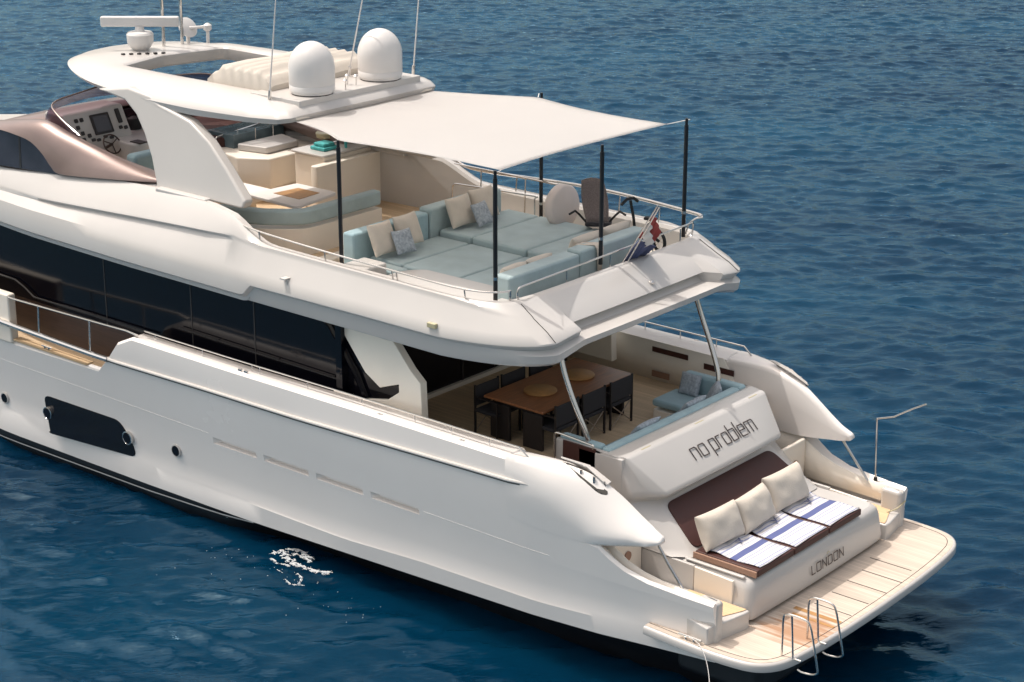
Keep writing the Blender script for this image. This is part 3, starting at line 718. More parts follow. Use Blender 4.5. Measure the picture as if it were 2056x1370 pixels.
# ---- cockpit
ck = MB().box(-8, -2.7, -2.8, 2.8, 1.80, 1.95).build('cockpit_sole', M['teak2'], yacht)
bk = MB().box(-8.0, -7.86, -2.75, 1.35, 1.95, 4.05).build('saloon_glass_door', M['glass'], yacht)
MB().box(-7.9, -7.78, -2.7, 2.8, 1.95, 2.03).build('door_sill', M['cream2'], yacht, bev=.01)
MB().box(-8.05, -7.84, 1.36, 2.8, 1.95, 4.05).build('cockpit_bulkhead', M['cream2'], yacht)
ug = MB(); 
for y in (1.2, .3): ug.box(-7.862, -7.845, y, y + .05, 2.03, 4.0)
ug.build('door_frame', M['dark'], yacht)
for sgn in (-1, 1):
    sl_ = MB()
    y0 = 2.765 * sgn
    def qd(xa, xb_, z0, z1): sl_.box(xa, xb_, min(y0, y0 - sgn * .012), max(y0, y0 - sgn * .012), z0, z1)
    qd(-5.35, -4.55, 2.50, 2.60); qd(-4.2, -3.55, 2.42, 2.53); qd(-3.72, -3.52, 2.22, 2.30)
    sl_.build('wall_vent', M['dbrown'], yacht, bev=.004)
    MB().box(-5.35, -4.95, min(sgn * 2.75, sgn * 2.77), max(sgn * 2.75, sgn * 2.77), 2.02, 2.14).build('wall_socket', M['tan'], yacht, bev=.01)
    # side wing of the superstructure (slanted buttress)
    out = [(-8.0, 4.05), (-6.95, 4.05), (-6.35, 3.38), (-6.12, 3.19), (-6.08, 2.2), (-7.2, 2.2), (-7.5, 2.58), (-7.5, 2.60), (-6.9, 2.72), (-6.62, 2.92), (-6.62, 3.06), (-7.06, 2.90), (-7.40, 3.10), (-7.84, 3.62), (-8.15, 4.05)]
    MB().prism([(x, sgn * 2.66, z) for x, z in out], (0, -sgn * .16, 0)).build('side_buttress', M['cream2'], yacht, bev=.02)
    # saloon side glass
    gl = [(-20, 4.06), (-8.15, 4.06), (-7.84, 3.6), (-7.40, 3.08), (-7.08, 2.88), (-6.6, 3.04), (-6.6, 2.95), (-6.9, 2.70), (-7.5, 2.58), (-8.6, 2.50), (-13, 2.44), (-20, 2.44)]
    gg = MB().prism([(x, sgn * 2.60, z) for x, z in gl], (0, -sgn * .08, 0)).build('side_window', M['glass'], yacht)
    for x in (-10.2, -11.9, -14.4):
        mu = MB(); mu.box(x, x + .03, min(sgn * 2.60, sgn * 2.606), max(sgn * 2.60, sgn * 2.606), 2.46, 4.0); mu.build('mullion', M['dark'], gg)
    MB().tube([(-8.55, sgn * 2.62, 4.0), (-8.2, sgn * 2.62, 3.75), (-7.62, sgn * 2.62, 3.0), (-7.42, sgn * 2.62, 2.62)], .07, 8).build('window_frame', M['glass'], yacht)
    MB().box(-20, -7.2, min(sgn * 2.52, sgn * 2.58), max(sgn * 2.52, sgn * 2.58), 1.7, 2.44).build('cabin_side', M['woodside'], yacht)
    MB().box(-20, -8, min(sgn * 2.5, sgn * 2.92), max(sgn * 2.5, sgn * 2.92), 1.5, 1.66).build('side_deck', M['teak2'], yacht)
    hr = MB()
    hr.tube([(-20, sgn * 2.66, 2.84), (-17.2, sgn * 2.66, 2.80), (-16.9, sgn * 2.66, 2.70), (-16.6, sgn * 2.66, 2.55), (-12.9, sgn * 2.66, 2.58)], .022, 6)
    hr.tube([(-12.2, sgn * 2.66, 2.86), (-7.95, sgn * 2.66, 2.82)], .012, 6)
    for x in (-15.6, -14.2, -13.2, -11.2, -9.6, -8.2): hr.tube([(x, sgn * 2.66, 2.56 if x < -12.8 else 2.83), (x, sgn * 2.59, 2.52 if x < -12.8 else 2.80)], .012, 6)
    hr.build('cabin_handrail', M['carbon'], yacht)
    # stainless struts carrying the flybridge
    MB().tube(crom([(-3.85, sgn * 1.86, 4.2), (-3.70, sgn * 1.90, 3.75), (-3.48, sgn * 1.90, 3.25), (-3.30, sgn * 1.86, 2.85), (-3.24, sgn * 1.82, 2.62)], 5), .045, 12).build('curved_strut', M['steel'], yacht)
MB().box(-8, -2.9, 2.795, 2.85, 1.9, 3.0)
# port cockpit gate
gt = MB().box(-3.62, -2.95, -2.03, -2.00, 1.6, 2.66).build('cockpit_gate', M['dbrown'], yacht, bev=.012)
MB().tube(roundpoly([(-3.78, -2.04, 1.8), (-3.78, -2.04, 2.76), (-3.60, -2.04, 2.76), (-2.95, -2.04, 2.72)], .08), .018, 8).build('frame', M['steel'], gt)
MB().box(-3.8, -2.7, -1.99, -1.9, 1.95, 2.64).build('sofa_end_panel', M['white'], yacht, bev=.03)

# ---- flybridge shell
def corner(pts): return pts
fyC = lambda x: interp(x, [(-20, 2.6), (-18, 3.0), (-16, 3.2), (-13, 3.28), (-5.2, 3.27)])
rowsS = {}
xsS = list(np.arange(-20, -10.2, .6)) + [-10.2, -9.95, -9.8, -9.7, -9.62, -9.5, -9.3, -9.0, -8.4, -7.6, -6.8, -6.0, -5.2]
zCr = lambda x: interp(x, [(-20, 4.18), (-9.72, 4.15), (-9.5, 4.36), (-7, 4.38), (-5.2, 4.38)])
zTop = lambda x: sp1(x, [(-20, 4.95), (-17, 5.10), (-15, 5.30), (-12.6, 5.44), (-10.7, 5.42), (-9.35, 4.985), (-5.2, 4.955)])
yTop = lambda x: sp1(x, [(-20, 2.2), (-17, 2.62), (-13, 2.62), (-11.5, 2.69), (-10.4, 2.80), (-9.3, 2.875), (-5.2, 2.87)])
zGr = lambda x: interp(x, [(-20, 4.72), (-15.9, 4.78), (-13, 4.93), (-10.3, 5.05), (-9.6, 4.93), (-5.2, 4.9)])
gA = lambda x: interp(x, [(-16.1, 0), (-15.4, 1), (-10.6, 1), (-10.1, 0)])
def side_rows(x):
    c = fyC(x); g = gA(x) * .055; zg = zGr(x)
    yg = c + (yTop(x) - c) * ((zg - zCr(x)) / (zTop(x) - zCr(x))) ** 1.5 + .02
    return [(x, c - .55, 4.0), (x, c - .20, 4.0), (x, c - .12, 4.03), (x, c - .10, 4.08), (x, c - .10, zCr(x) - .14), (x, c - .09, zCr(x) - .07), (x, c, zCr(x)), (x, c - .003, max(zCr(x) + .03, 4.39)), (x, c - .055, 4.585),
            (x, yg - g + .015, zg - .05), (x, yg + g * .5, zg + .01), (x, yg + g * .3 - .01, zg + .05), (x, yTop(x) + .05, zTop(x) - .05), (x, yTop(x), zTop(x) - .0), (x, yTop(x) - .12, zTop(x)), (x, yTop(x) - .16, zTop(x) - .06), (x, yTop(x) - .17, 4.30)]
NS = len(side_rows(-6))
def arow(path, n):  # resample a polyline to n points
    P_ = [Vector(p) for p in path]; d = [0]
    for a, b in zip(P_, P_[1:]): d.append(d[-1] + (b - a).length)
    out = []
    for k in range(n):
        t = d[-1] * k / (n - 1)
        for i in range(len(P_) - 1):
            if t <= d[i + 1] + 1e-9:
                f = (t - d[i]) / max(1e-9, d[i + 1] - d[i]); out.append(P_[i].lerp(P_[i + 1], f)); break
    return out
# aft corner in plan: angle stations; each profile row gets its own path from the side, round the corner, to the centre
def aftpaths():
    S_ = side_rows(-5.2); A = []
    # (x at corner seam, y at corner seam, x at centre, z at corner, z at centre)
    spec = [
        ((-4.2, 2.1), -4.2, 4.0, 4.05), ((-3.75, 2.35), -3.65, 4.05, 4.22), ((-3.42, 2.44), -3.36, 4.10, 4.26), ((-3.36, 2.46), -3.30, 4.15, 4.30), ((-3.34, 2.47), -3.27, 4.28, 4.42),
        ((-3.46, 2.46), -3.38, 4.35, 4.45), ((-3.38, 2.52), -3.32, 4.45, 4.56), ((-3.39, 2.52), -3.34, 4.475, 4.585), ((-3.57, 2.50), -3.46, 4.60, 4.64),
        ((-3.86, 2.47), -3.74, 4.75, 4.765), ((-3.92, 2.46), -3.82, 4.79, 4.80), ((-3.98, 2.45), -3.89, 4.82, 4.83), ((-4.16, 2.43), -4.08, 4.925, 4.925), ((-4.22, 2.42), -4.15, 4.96, 4.96), ((-4.32, 2.36), -4.27, 4.96, 4.96), ((-4.36, 2.32), -4.31, 4.90, 4.90), ((-4.38, 2.30), -4.33, 4.30, 4.30)]
    for j, ((cx, cy), mx, zc, zm) in enumerate(spec):
        p0 = Vector(S_[j]); p1 = Vector((cx, cy, zc))
        ctrl = Vector((p0.x + .62 * (p1.x - p0.x), p0.y - .08, p0.z * .5 + zc * .5)); ctrl2 = Vector((p1.x - .06, p1.y + .35, zc))
        path = [p0 * (1 - t) ** 3 + ctrl * 3 * t * (1 - t) ** 2 + ctrl2 * 3 * t * t * (1 - t) + p1 * t ** 3 for t in np.linspace(0, 1, 13)]
        q1 = Vector((mx, 1.95, zm * .9 + zc * .1)); 
        path += [p1.lerp(q1, t) for t in (.5, 1)]
        # central recess
        rx, rz = mx, zm
        rec = {3: (-3.30, 4.30), 4: (-3.27, 4.405), 5: (-3.66, 4.41), 6: (-3.76, 4.50), 7: (-3.63, 4.575), 8: (-3.68, 4.625), 9: (-3.87, 4.765), 10: (-3.92, 4.80), 11: (-3.96, 4.83), 12: (-4.10, 4.93)}
        if j in rec: rx, rz = rec[j]
        path += [Vector((rx, 1.80, rz)), Vector((rx + .01, 1.0, rz)), Vector((rx + .01, 0, rz))]
        A.append(path)
    return A
AP = aftpaths()
fb = MB()
for sgn in (-1, 1):
    G = [[(p[0], sgn * p[1], p[2]) for p in side_rows(x)] for x in xsS]
    for k in range(1, len(AP[0])): G.append([(AP[j][k].x, sgn * AP[j][k].y, AP[j][k].z) for j in range(NS)])
    fb.grid(G, flip=sgn < 0)
fb.build('flybridge', M['white'], yacht, smooth=32, merge=.0005, recalc=False)
for sgn in (-1, 1):   # seam from the top corner to the crease corner
    MB().tube([(AP[j][12].x + .004, sgn * AP[j][12].y, AP[j][12].z + .002) for j in (12, 11, 10, 9, 8, 7)], .008, 4).build('corner_seam', M['seam'], yacht)
MB().box(-20, -3.9, -2.45, 2.45, 3.98, 4.02).build('cockpit_ceiling', M['cream2'], yacht)
ce = MB(); ce.add([(-20, -2.9, 4.015), (-4.6, -2.75, 4.015), (-4.1, -2.2, 4.03), (-4.1, 2.2, 4.03), (-4.6, 2.75, 4.015), (-20, 2.9, 4.015)], [(0, 1, 2, 3, 4, 5)])
MB().box(-17, -4.36, -2.72, 2.72, 4.15, 4.30).build('flybridge_deck', M['teak2'], yacht)
MB().prism([(-20, -2.25, 4.6), (-20, 2.25, 4.6), (-26, .8, 4.0), (-26, -.8, 4.0)], (0, 0, .4)).build('foredeck_roof', M['white'], yacht, bev=.1)
MB().prism([(-20, -2.4, 1.8), (-20, 2.4, 1.8), (-26, .8, 2.2), (-26, -.8, 2.2)], (0, 0, 2.4)).build('foredeck', M['white'], yacht, bev=.1)
MB().box(-20, -8.1, -2.45, 2.45, 1.6, 3.98).build('saloon', M['dark'], yacht)
# small fittings on the flybridge
MB().box(-5.38, -5.2, -3.29, -3.22, 4.50, 4.58).build('name_plate', M['hinge'], yacht, bev=.01)
fx = MB(); fx.box(-8.72, -8.60, -3.30, -3.17, 4.63, 4.655); fx.box(-8.62, -8.60, -3.235, -3.19, 4.40, 4.64); fx.build('side_light', M['white'], yacht)
hk = MB(); hk.tube([(-4.0, .42, 4.82), (-3.76, .42, 4.70)], .010, 6); hk.lathe((-3.72, .44, 4.67), [(.04, 0), (.05, .03), (.03, .06)], 12); hk.build('stern_light', M['steel'], yacht)

# port white settee shelf and inner mouldings
MB().prism(roundpoly([(-7.15, -2.70, 4.3), (-4.95, -2.70, 4.3), (-4.50, -2.35, 4.3), (-4.45, -1.62, 4.3), (-6.9, -1.66, 4.3), (-7.15, -2.0, 4.3)], .12), (0, 0, .50)).build('inner_moulding', M['white'], yacht, bev=.05, seg=3)
MB().prism(roundpoly([(-4.78, -2.66, 4.3), (-4.40, -2.40, 4.3), (-4.36, -2.0, 4.3), (-4.78, -2.05, 4.3)], .08), (0, 0, .54)).build('pole_socket_block', M['white'], yacht, bev=.03)
MB().box(-7.95, -7.40, -2.68, -2.05, 4.3, 4.90).build('side_locker', M['white'], yacht, bev=.05, seg=3)
MB().box(-9.4, -4.4, 2.45, 2.70, 4.3, 4.46).build('starboard_ledge', M['cream'], yacht, bev=.02)
# stainless rails of the flybridge
for sgn in (-1, 1):
    r = MB()
    if sgn < 0:
        pts = crom([(-10.55, sgn * 2.74, 5.33), (-10.25, sgn * 2.80, 5.24), (-9.66, sgn * 2.86, 5.20), (-8.07, sgn * 2.88, 5.15), (-6.47, sgn * 2.88, 5.12), (-5.3, sgn * 2.87, 5.10), (-4.7, sgn * 2.78, 5.10), (-4.42, sgn * 2.62, 5.11), (-4.32, sgn * 2.50, 5.12)], 5)
        r.tube(pts, .016, 8); r.tube([(-4.32, sgn * 2.49, 5.13), (-4.33, sgn * 2.49, 4.95)], .016, 8)
        for x in (-9.66, -8.07, -6.52, -6.42, -4.95): r.tube([(x, sgn * 2.87, interp(x, [(-9.66, 5.20), (-4.9, 5.1)])), (x, sgn * 2.84, 4.95)], .013, 6)
    else:
        pts = crom([(-10.3, 2.86, 5.33), (-9.6, 2.84, 5.22), (-6.78, 2.80, 5.34), (-4.6, 2.76, 5.27), (-4.35, 2.7, 5.24)], 6)
        r.tube(pts, .032, 10)
        r.tube(crom([(-4.30, 2.72, 5.24), (-4.42, 2.66, 5.20), (-4.52, 2.60, 5.08), (-4.54, 2.56, 4.92)], 4), .016, 8)
        for x in (-8.65, -7.5, -6.2, -5.3): r.tube([(x, 2.82, 5.28), (x, 2.78, 4.95)], .014, 6)
    r.build('flybridge_rail', M['steel'], yacht)
r = MB()
r.tube(roundpoly([(-4.27, -2.38, 4.94), (-4.27, -2.38, 5.15), (-4.27, 2.40, 5.22), (-4.33, 2.44, 4.95)], .08), .016, 8)
for y in (-1.15, .0, 1.2, 2.0): r.tube([(-4.27, y, 5.18), (-4.27, y, 4.94)], .013, 6)
r.build('aft_rail', M['steel'], yacht)
r = MB()
r.tube(roundpoly([(-9.66, 2.10, 4.45), (-9.66, 2.10, 5.10), (-7.5, 2.10, 5.19)], .12), .016, 8)
for x in (-8.65, -7.62): r.tube([(x, 2.10, 5.14), (x, 2.10, 4.45)], .014, 6)
r.tube([(-10.0, 2.55, 5.35), (-7.4, 2.5, 5.36)], .016, 8)
for x in (-9.3, -8.2): r.tube([(x, 2.53, 5.35), (x, 2.5, 4.5)], .013, 6)
r.build('inner_rail', M['steel'], yacht)
sk = MB(); sk.box(-9.92, -9.86, 2.70, 2.72, 4.85, 5.05); sk.build('wall_switches', M['tan'], yacht)

# ---- windscreen and brown cowl
for sgn in (-1, 1):
    rid = [(-18.9, 2.15, 5.70), (-18.2, 2.35, 5.86), (-17.54, 2.42, 5.96), (-16.55, 2.45, 6.12), (-16.07, 2.45, 6.15), (-15.60, 2.45, 6.02), (-15.04, 2.45, 5.90), (-14.46, 2.45, 5.79), (-13.88, 2.44, 5.70), (-13.17, 2.42, 5.62), (-12.55, 2.38, 5.56)]
    low = [(-18.9, 2.45, 5.62), (-18.2, 2.62, 5.78), (-17.30, 2.70, 5.87), (-16.70, 2.72, 5.85), (-16.23, 2.72, 5.78), (-15.87, 2.73, 5.60), (-15.62, 2.73, 5.38), (-15.35, 2.73, 5.28), (-14.2, 2.70, 5.38), (-13.2, 2.62, 5.47), (-12.5, 2.48, 5.53)]
    T = crom([(x, sgn * y, z) for x, y, z in rid], 4); Lw = crom([(x, sgn * y, z) for x, y, z in low], 4)
    G = []
    for a, b in zip(T, Lw):
        iw = interp(a.x, [(-17, .10), (-15.5, .22), (-12.6, .30)])
        G.append([(a.x, a.y - sgn * iw, a.z - .26), (a.x, a.y - sgn * iw, a.z - .05), (a.x, a.y - sgn * iw * .45, a.z + .005), (a.x, a.y, a.z), (a.x * .8 + b.x * .2, a.y * .72 + b.y * .28 + sgn * .045, a.z * .82 + b.z * .18), (a.x * .4 + b.x * .6, a.y * .35 + b.y * .65 + sgn * .045, a.z * .45 + b.z * .55), (b.x, b.y, b.z), (b.x, b.y - sgn * .08, b.z - .05)])
    MB().grid(G, flip=sgn < 0).build('cowl', M['bronze'], yacht, smooth=60, recalc=True, solid=.02)
    wp = [(-20, 4.98), (-17.3, 5.13), (-15.30, 5.25), (-15.62, 5.42), (-15.9, 5.64), (-16.3, 5.81), (-17.3, 5.90), (-18.2, 5.82), (-20, 5.4)]
    fw = MB().prism([(x, sgn * 2.66, z) for x, z in wp], (0, -sgn * .05, 0)).build('forward_side_window', M['sglass'], yacht)
    MB().prism([(-16.72, sgn * 2.665, 5.16), (-16.66, sgn * 2.665, 5.16), (-16.62, sgn * 2.665, 5.84), (-16.68, sgn * 2.665, 5.84)], (0, -sgn * .01, 0)).build('mullion', M['dark'], fw)
    # pale ledge beneath the cowl
    MB().prism([(-16.0, sgn * 2.66, 5.0), (-15.6, sgn * 2.66, 5.16), (-12.7, sgn * 2.52, 5.47), (-12.5, sgn * 2.52, 5.40), (-12.7, sgn * 2.60, 5.22)], (0, -sgn * .15, 0)).build('cowl_ledge', M['white'], yacht, bev=.02)
# wraparound windscreen (dark plum acrylic) with brown top trim
hb_ = [(-15.3, 2.24, 5.84), (-16.3, 2.12, 5.93), (-17.0, 1.78, 5.95), (-17.6, 1.0, 5.97)]; ht_ = [(-15.25, 2.28, 5.96), (-16.0, 2.20, 6.24), (-16.45, 1.95, 6.38), (-16.72, 1.1, 6.42)]
base = crom([my(p) for p in hb_] + [(-17.85, 0, 5.99)] + hb_[::-1], 5)
topc = crom([my(p) for p in ht_] + [(-16.90, 0, 6.45)] + ht_[::-1], 5)
MB().grid([[a, (a + b) / 2 + Vector((-.03, 0, .02)), b] for a, b in zip(base, topc)]).build('windscreen', M['acryl'], yacht, smooth=60)
MB().tube(topc, .018, 6).build('windscreen_trim', M['bronze'], yacht)
MB().prism([(-17.9, -1.5, 5.6), (-18.1, 0, 5.6), (-17.9, 1.5, 5.6), (-17.2, 1.8, 5.6), (-17.2, -1.8, 5.6)], (0, 0, .20)).build('dash_top', M['wind'], yacht, bev=.03)
G = []
for x, z, w_ in ((-21, 4.7, 1.3), (-20, 5.15, 1.9), (-19.2, 5.48, 2.1), (-18.5, 5.74, 2.1), (-17.8, 5.88, 1.95), (-17.0, 5.90, 1.9)):
    G.append([(x, -w_ - .5, z - .7), (x, -w_ - .25, z - .22), (x, -w_, z - .04), (x, -w_ * .5, z), (x, 0, z + .02), (x, w_ * .5, z), (x, w_, z - .04), (x, w_ + .25, z - .22), (x, w_ + .5, z - .7)])
MB().grid(G, flip=True).build('cowl_front', M['bronze'], yacht, smooth=60, solid=.02)
MB().prism([(-19.0, -2.3, 4.3), (-15.2, -2.3, 4.3), (-15.2, -2.25, 4.3), (-19.0, -2.2, 4.3)], (0, 0, 1.3)).build('inner_side', M['dbrown'], yacht)
MB().prism(roundpoly([(-17.4, 1.0, 4.3), (-15.0, .55, 4.3), (-14.8, 1.2, 4.3), (-14.9, 2.3, 4.3), (-17.4, 2.3, 4.3)], .2), (0, 0, 1.12)).build('companion_cover', M['dbrown'], yacht, bev=.06)
MB().box(-17.0, -16.5, -.35, .0, 6.60, 6.74).build('brow_bar', M['dbrown'], yacht, bev=.02)
# helm console
hc = thing('helm_console', 'cream helm console with screens, switches and wheel behind the windscreen', 'helm console', (-16.6, -.6, 4.3))
cn = MB()
cn.prism([(-17.25, -1.62, 4.3), (-17.25, -1.62, 6.02), (-17.18, -1.62, 6.06), (-16.66, -1.62, 6.06), (-16.36, -1.62, 5.45), (-16.36, -1.62, 4.3)], (0, 1.50, 0))
cn.build('console_body', M['white'], hc, bev=.05, seg=3)
cn = MB(); cn.prism(roundpoly([(-17.5, -.12, 4.3), (-16.3, -.70, 4.3), (-15.6, -.72, 4.3), (-15.45, -.25, 4.3), (-16.2, .45, 4.3), (-17.5, .9, 4.3)], .25), (0, 0, 1.16)); cn.build('side_console', M['white'], hc, bev=.05, seg=3)
fx_ = Vector((-16.36 + 16.66, 0, 5.45 - 6.06)).normalized(); fn = Vector((-fx_.z, 0, fx_.x))
def onpanel(u, y, w_, h_, m, name, t=.02):
    c = Vector((-16.66, y, 6.06)) + fx_ * u + fn * .003
    vs_ = [c + fx_ * a + Vector((0, b, 0)) for a, b in ((-h_ / 2, -w_ / 2), (h_ / 2, -w_ / 2), (h_ / 2, w_ / 2), (-h_ / 2, w_ / 2))]
    return MB().prism(roundpoly(vs_, .02, 3), fn * t).build(name, m, hc)
onpanel(.33, -.78, .46, .42, M['dark'], 'screen_frame'); onpanel(.33, -.78, .36, .33, M['screen'], 'screen', .026)
onpanel(.24, -.32, .10, .30, M['dark'], 'radio'); onpanel(.48, -.36, .08, .07, M['dark'], 'switch'); onpanel(.50, -.24, .08, .07, M['dark'], 'switch')
for u, y in ((.18, -1.35), (.18, -1.22), (.32, -1.36), (.45, -1.30), (.52, -1.16), (.58, -1.32)): onpanel(u, y, .08, .08, M['dark'], 'gauge')
for u, y in ((.62, -1.1), (.64, -.98), (.60, -.80), (.64, -.66)): onpanel(u, y, .09, .06, M['dark'], 'throttle')
wh = MB(); c = Vector((-16.12, -.85, 5.42)); rot = Matrix.Rotation(R(60), 3, 'Y')
ring = [c + rot @ Vector((.20 * math.cos(a), .20 * math.sin(a), 0)) for a in np.linspace(0, 2 * math.pi, 24, endpoint=False)]
wh.tube(ring, .016, 8, closed=True)
for a in (0, 2.1, 4.2): wh.tube([c, c + rot @ Vector((.20 * math.cos(a), .20 * math.sin(a), 0))], .012, 6)
wh.tube([c, c + Vector((-.2, 0, -.1))], .03, 8); wh.build('steering_wheel', M['woodside'], hc)
MB().lathe((-16.75, .22, 5.46), [(.15, 0), (.17, .1), (.13, .22), (.04, .26)], 14).build('compass_hood', M['rubber'], hc)
MB().box(-15.85, -15.55, -.62, -.42, 5.461, 5.48).build('side_vent', M['dark'], hc)
# helm seat
hs = thing('pilot_bench', 'aqua upholstered helm seat just aft of the helm console', 'seat', (-14.9, -1.1, 4.3))
MB().box(-15.35, -14.3, -1.75, -.55, 4.3, 4.72).build('seat_base', M['cream'], hs, bev=.06)
MB().box(-15.35, -14.3, -1.75, -.55, 4.725, 4.90).build('seat_cushion', M['aquab'], hs, bev=.06, seg=3)
MB().box(-14.6, -14.3, -1.75, -.55, 4.91, 5.62).build('backrest', M['aquab'], hs, bev=.08, seg=3)

# ---- hardtop
def outer(th):
    # superposed outline reached by ray from centre; build as polygon and intersect
    return None
poly_out = [(-17.3, 0), (-17.2, .6), (-16.95, 1.1), (-16.5, 1.5), (-15.9, 1.82), (-15.0, 2.08), (-13.5, 2.24), (-11.8, 2.24), (-10.6, 2.16), (-10.0, 2.02), (-9.83, 1.85), (-9.80, 1.4), (-9.78, 0)]
po_ = [(p.x, p.y) for p in crom([(a, b, 0) for a, b in poly_out[:9]], 4)] + poly_out[9:]
full = [(a, b, 0) for a, b in po_] + [(a, -b, 0) for a, b in reversed(po_[1:-1])]
def dens(poly, n=3):
    out = []
    for i in range(len(poly)):
        a = Vector(poly[i]); b = Vector(poly[(i + 1) % len(poly)])
        for k in range(n): out.append(a.lerp(b, k / n))
    return out
op = roundpoly([(-15.15, -1.22, 0), (-15.45, 0, 0), (-15.15, 1.35, 0), (-11.7, 1.35, 0), (-11.7, -1.22, 0)], .18, 4)
ctr = Vector((-13.7, 0, 0))
def raypoly(poly, th):
    d = Vector((math.cos(th), math.sin(th), 0)); best = None
    for i in range(len(poly)):
        a = Vector(poly[i]) - ctr; b = Vector(poly[(i + 1) % len(poly)]) - ctr; e = b - a
        den = d.x * (-e.y) + e.x * d.y
        if abs(den) < 1e-9: continue
        t = (a.x * (-e.y) + e.x * a.y) / den; s_ = (d.x * a.y - d.y * a.x) / den
        if t > 0 and -1e-6 <= s_ <= 1 + 1e-6 and (best is None or t > best): best = t
    return ctr + d * best
ths = list(np.linspace(-math.pi, math.pi, 220, endpoint=False))
for p in full + [tuple(q) for q in op]:
    ths.append(math.atan2(p[1], p[0] - ctr.x))
ths = sorted(set(round(float(t), 4) for t in ths))
def edge_low(x): return interp(x, [(-17.3, 7.02), (-16.2, 7.0), (-15, 6.90), (-13.5, 6.80), (-12, 6.78), (-10, 6.86), (-9.7, 6.9)])
G = []
for th in ths:
    i_ = raypoly(op, th); o_ = raypoly(full, th); zt = 7.20; side = min(1, max(0, (abs(o_.y) - 1.6) / .5))
    zo = 7.12 - .06 * side; zl = edge_low(o_.x)
    d = (o_ - ctr).normalized()
    m1 = i_.lerp(o_, .45)
    G.append([(i_.x + d.x * .05, i_.y + d.y * .05, 6.92), (i_.x, i_.y, 6.98), (i_.x, i_.y, 7.15), (i_.x + d.x * .04, i_.y + d.y * .04, 7.185), (i_.x + d.x * .12, i_.y + d.y * .12, 7.19), (m1.x, m1.y, 7.20), (o_.x - d.x * .22, o_.y - d.y * .22, zo + .03), (o_.x - d.x * .08, o_.y - d.y * .08, zo - .03), (o_.x, o_.y, (zo + zl) / 2), (o_.x - d.x * .03, o_.y - d.y * .03, zl + .02), (o_.x - d.x * .12, o_.y - d.y * .12, zl), (i_.x + d.x * .30, i_.y + d.y * .30, 6.90), (i_.x + d.x * .05, i_.y + d.y * .05, 6.92)])
ht = MB().grid(G, closed_u=True).build('hardtop', M['white'], yacht, smooth=40, merge=.0004, recalc=True)
MB().box(-11.2, -9.93, -1.55, 1.55, 7.0, 7.222).build('mast_plinth', M['white'], yacht, bev=.015)
# aft overhanging lip over the awning
MB().box(-10.2, -9.82, -1.75, 1.75, 6.93, 6.97).build('awning_track', M['cream'], yacht, bev=.01)
# legs
for sgn in (-1, 1):
    out = [(-14.7, 6.93), (-13.85, 6.83), (-13.5, 6.62), (-13.22, 6.32), (-12.95, 5.92), (-12.72, 5.40), (-10.42, 5.40), (-10.36, 5.54), (-10.92, 6.02), (-11.45, 6.42), (-12.0, 6.70), (-12.45, 6.80), (-12.85, 6.88), (-13.15, 7.0), (-13.8, 7.07)]
    yf = lambda z: interp(z, [(5.3, 2.58), (6.4, 2.36), (6.85, 2.265), (7.1, 2.20)])
    a = [Vector((x, sgn * yf(z), z)) for x, z in out]
    lg = MB()
    n = len(a); b = [Vector((p.x, p.y - sgn * .22, p.z)) for p in a]
    lg.add(a + b, [tuple(range(n)), tuple(range(2 * n - 1, n - 1, -1))] + [(i, (i + 1) % n, (i + 1) % n + n, i + n) for i in range(n)])
    lg.build('hardtop_leg', M['white'], yacht, bev=.05, seg=3, recalc=True)
    rl = [(-12.9, 6.78), (-12.75, 6.72), (-11.9, 6.30), (-11.2, 5.86), (-10.72, 5.56), (-11.3, 5.75), (-12.1, 6.15), (-12.72, 6.60)]
    MB().box(-12.62, -11.25, min(sgn * 2.45, sgn * 2.68), max(sgn * 2.45, sgn * 2.68), 5.30, 5.46).build('leg_foot', M['white'], yacht, bev=.03)
# folded canvas roof
fc = MB(); G = []
xs_ = np.linspace(-12.65, -10.95, 29)
for i, x in enumerate(xs_):
    ridge = .07 * (1 - abs(((i % 4) / 2) - 1)) ; env = math.sin(math.pi * min(1, max(0, (i + 1) / 10)) / 2) * math.sin(math.pi * min(1, (30 - i) / 8) / 2)
    zt = 7.20 + .30 * env + ridge * env
    G.append([(x, -1.28, 7.16), (x, -1.27, 7.20 + (zt - 7.20) * .8), (x, -1.20, zt), (x, -.6, zt + .015), (x, 0, zt - .01), (x, .6, zt + .015), (x, 1.20, zt), (x, 1.27, 7.20 + (zt - 7.2) * .8), (x, 1.28, 7.16)])
fc.grid(G, flip=True)
for row in (G[0], G[-1]):
    n0 = len(fc.v); fc.v += row; fc.f.append(tuple(range(n0, n0 + len(row))))
fc.build('folded_canvas_roof', M['beige'] if False else mat('cream_canvas', (.52, .47, .41), .85, var=.05, vscale=5, bump=.2, bscale=14), yacht, smooth=60, recalc=True)
# satellite domes
for y in (-.88, .86):
    d = MB().lathe((-10.3, y, 7.225), [(.36, 0), (.385, .02), (.385, .05), (.405, .06), (.41, .16), (.405, .165), (.41, .175), (.412, .45)] + [(.412 * math.cos(a), .45 + .47 * math.sin(a)) for a in np.linspace(.12, 1.50, 12)], 40).build('satellite_dome', M['dome'], yacht, smooth=50)
    MB().lathe((-10.3, y, 7.215), [(.37, 0), (.37, .03)], 32).build('dome_base', M['seam'], d)
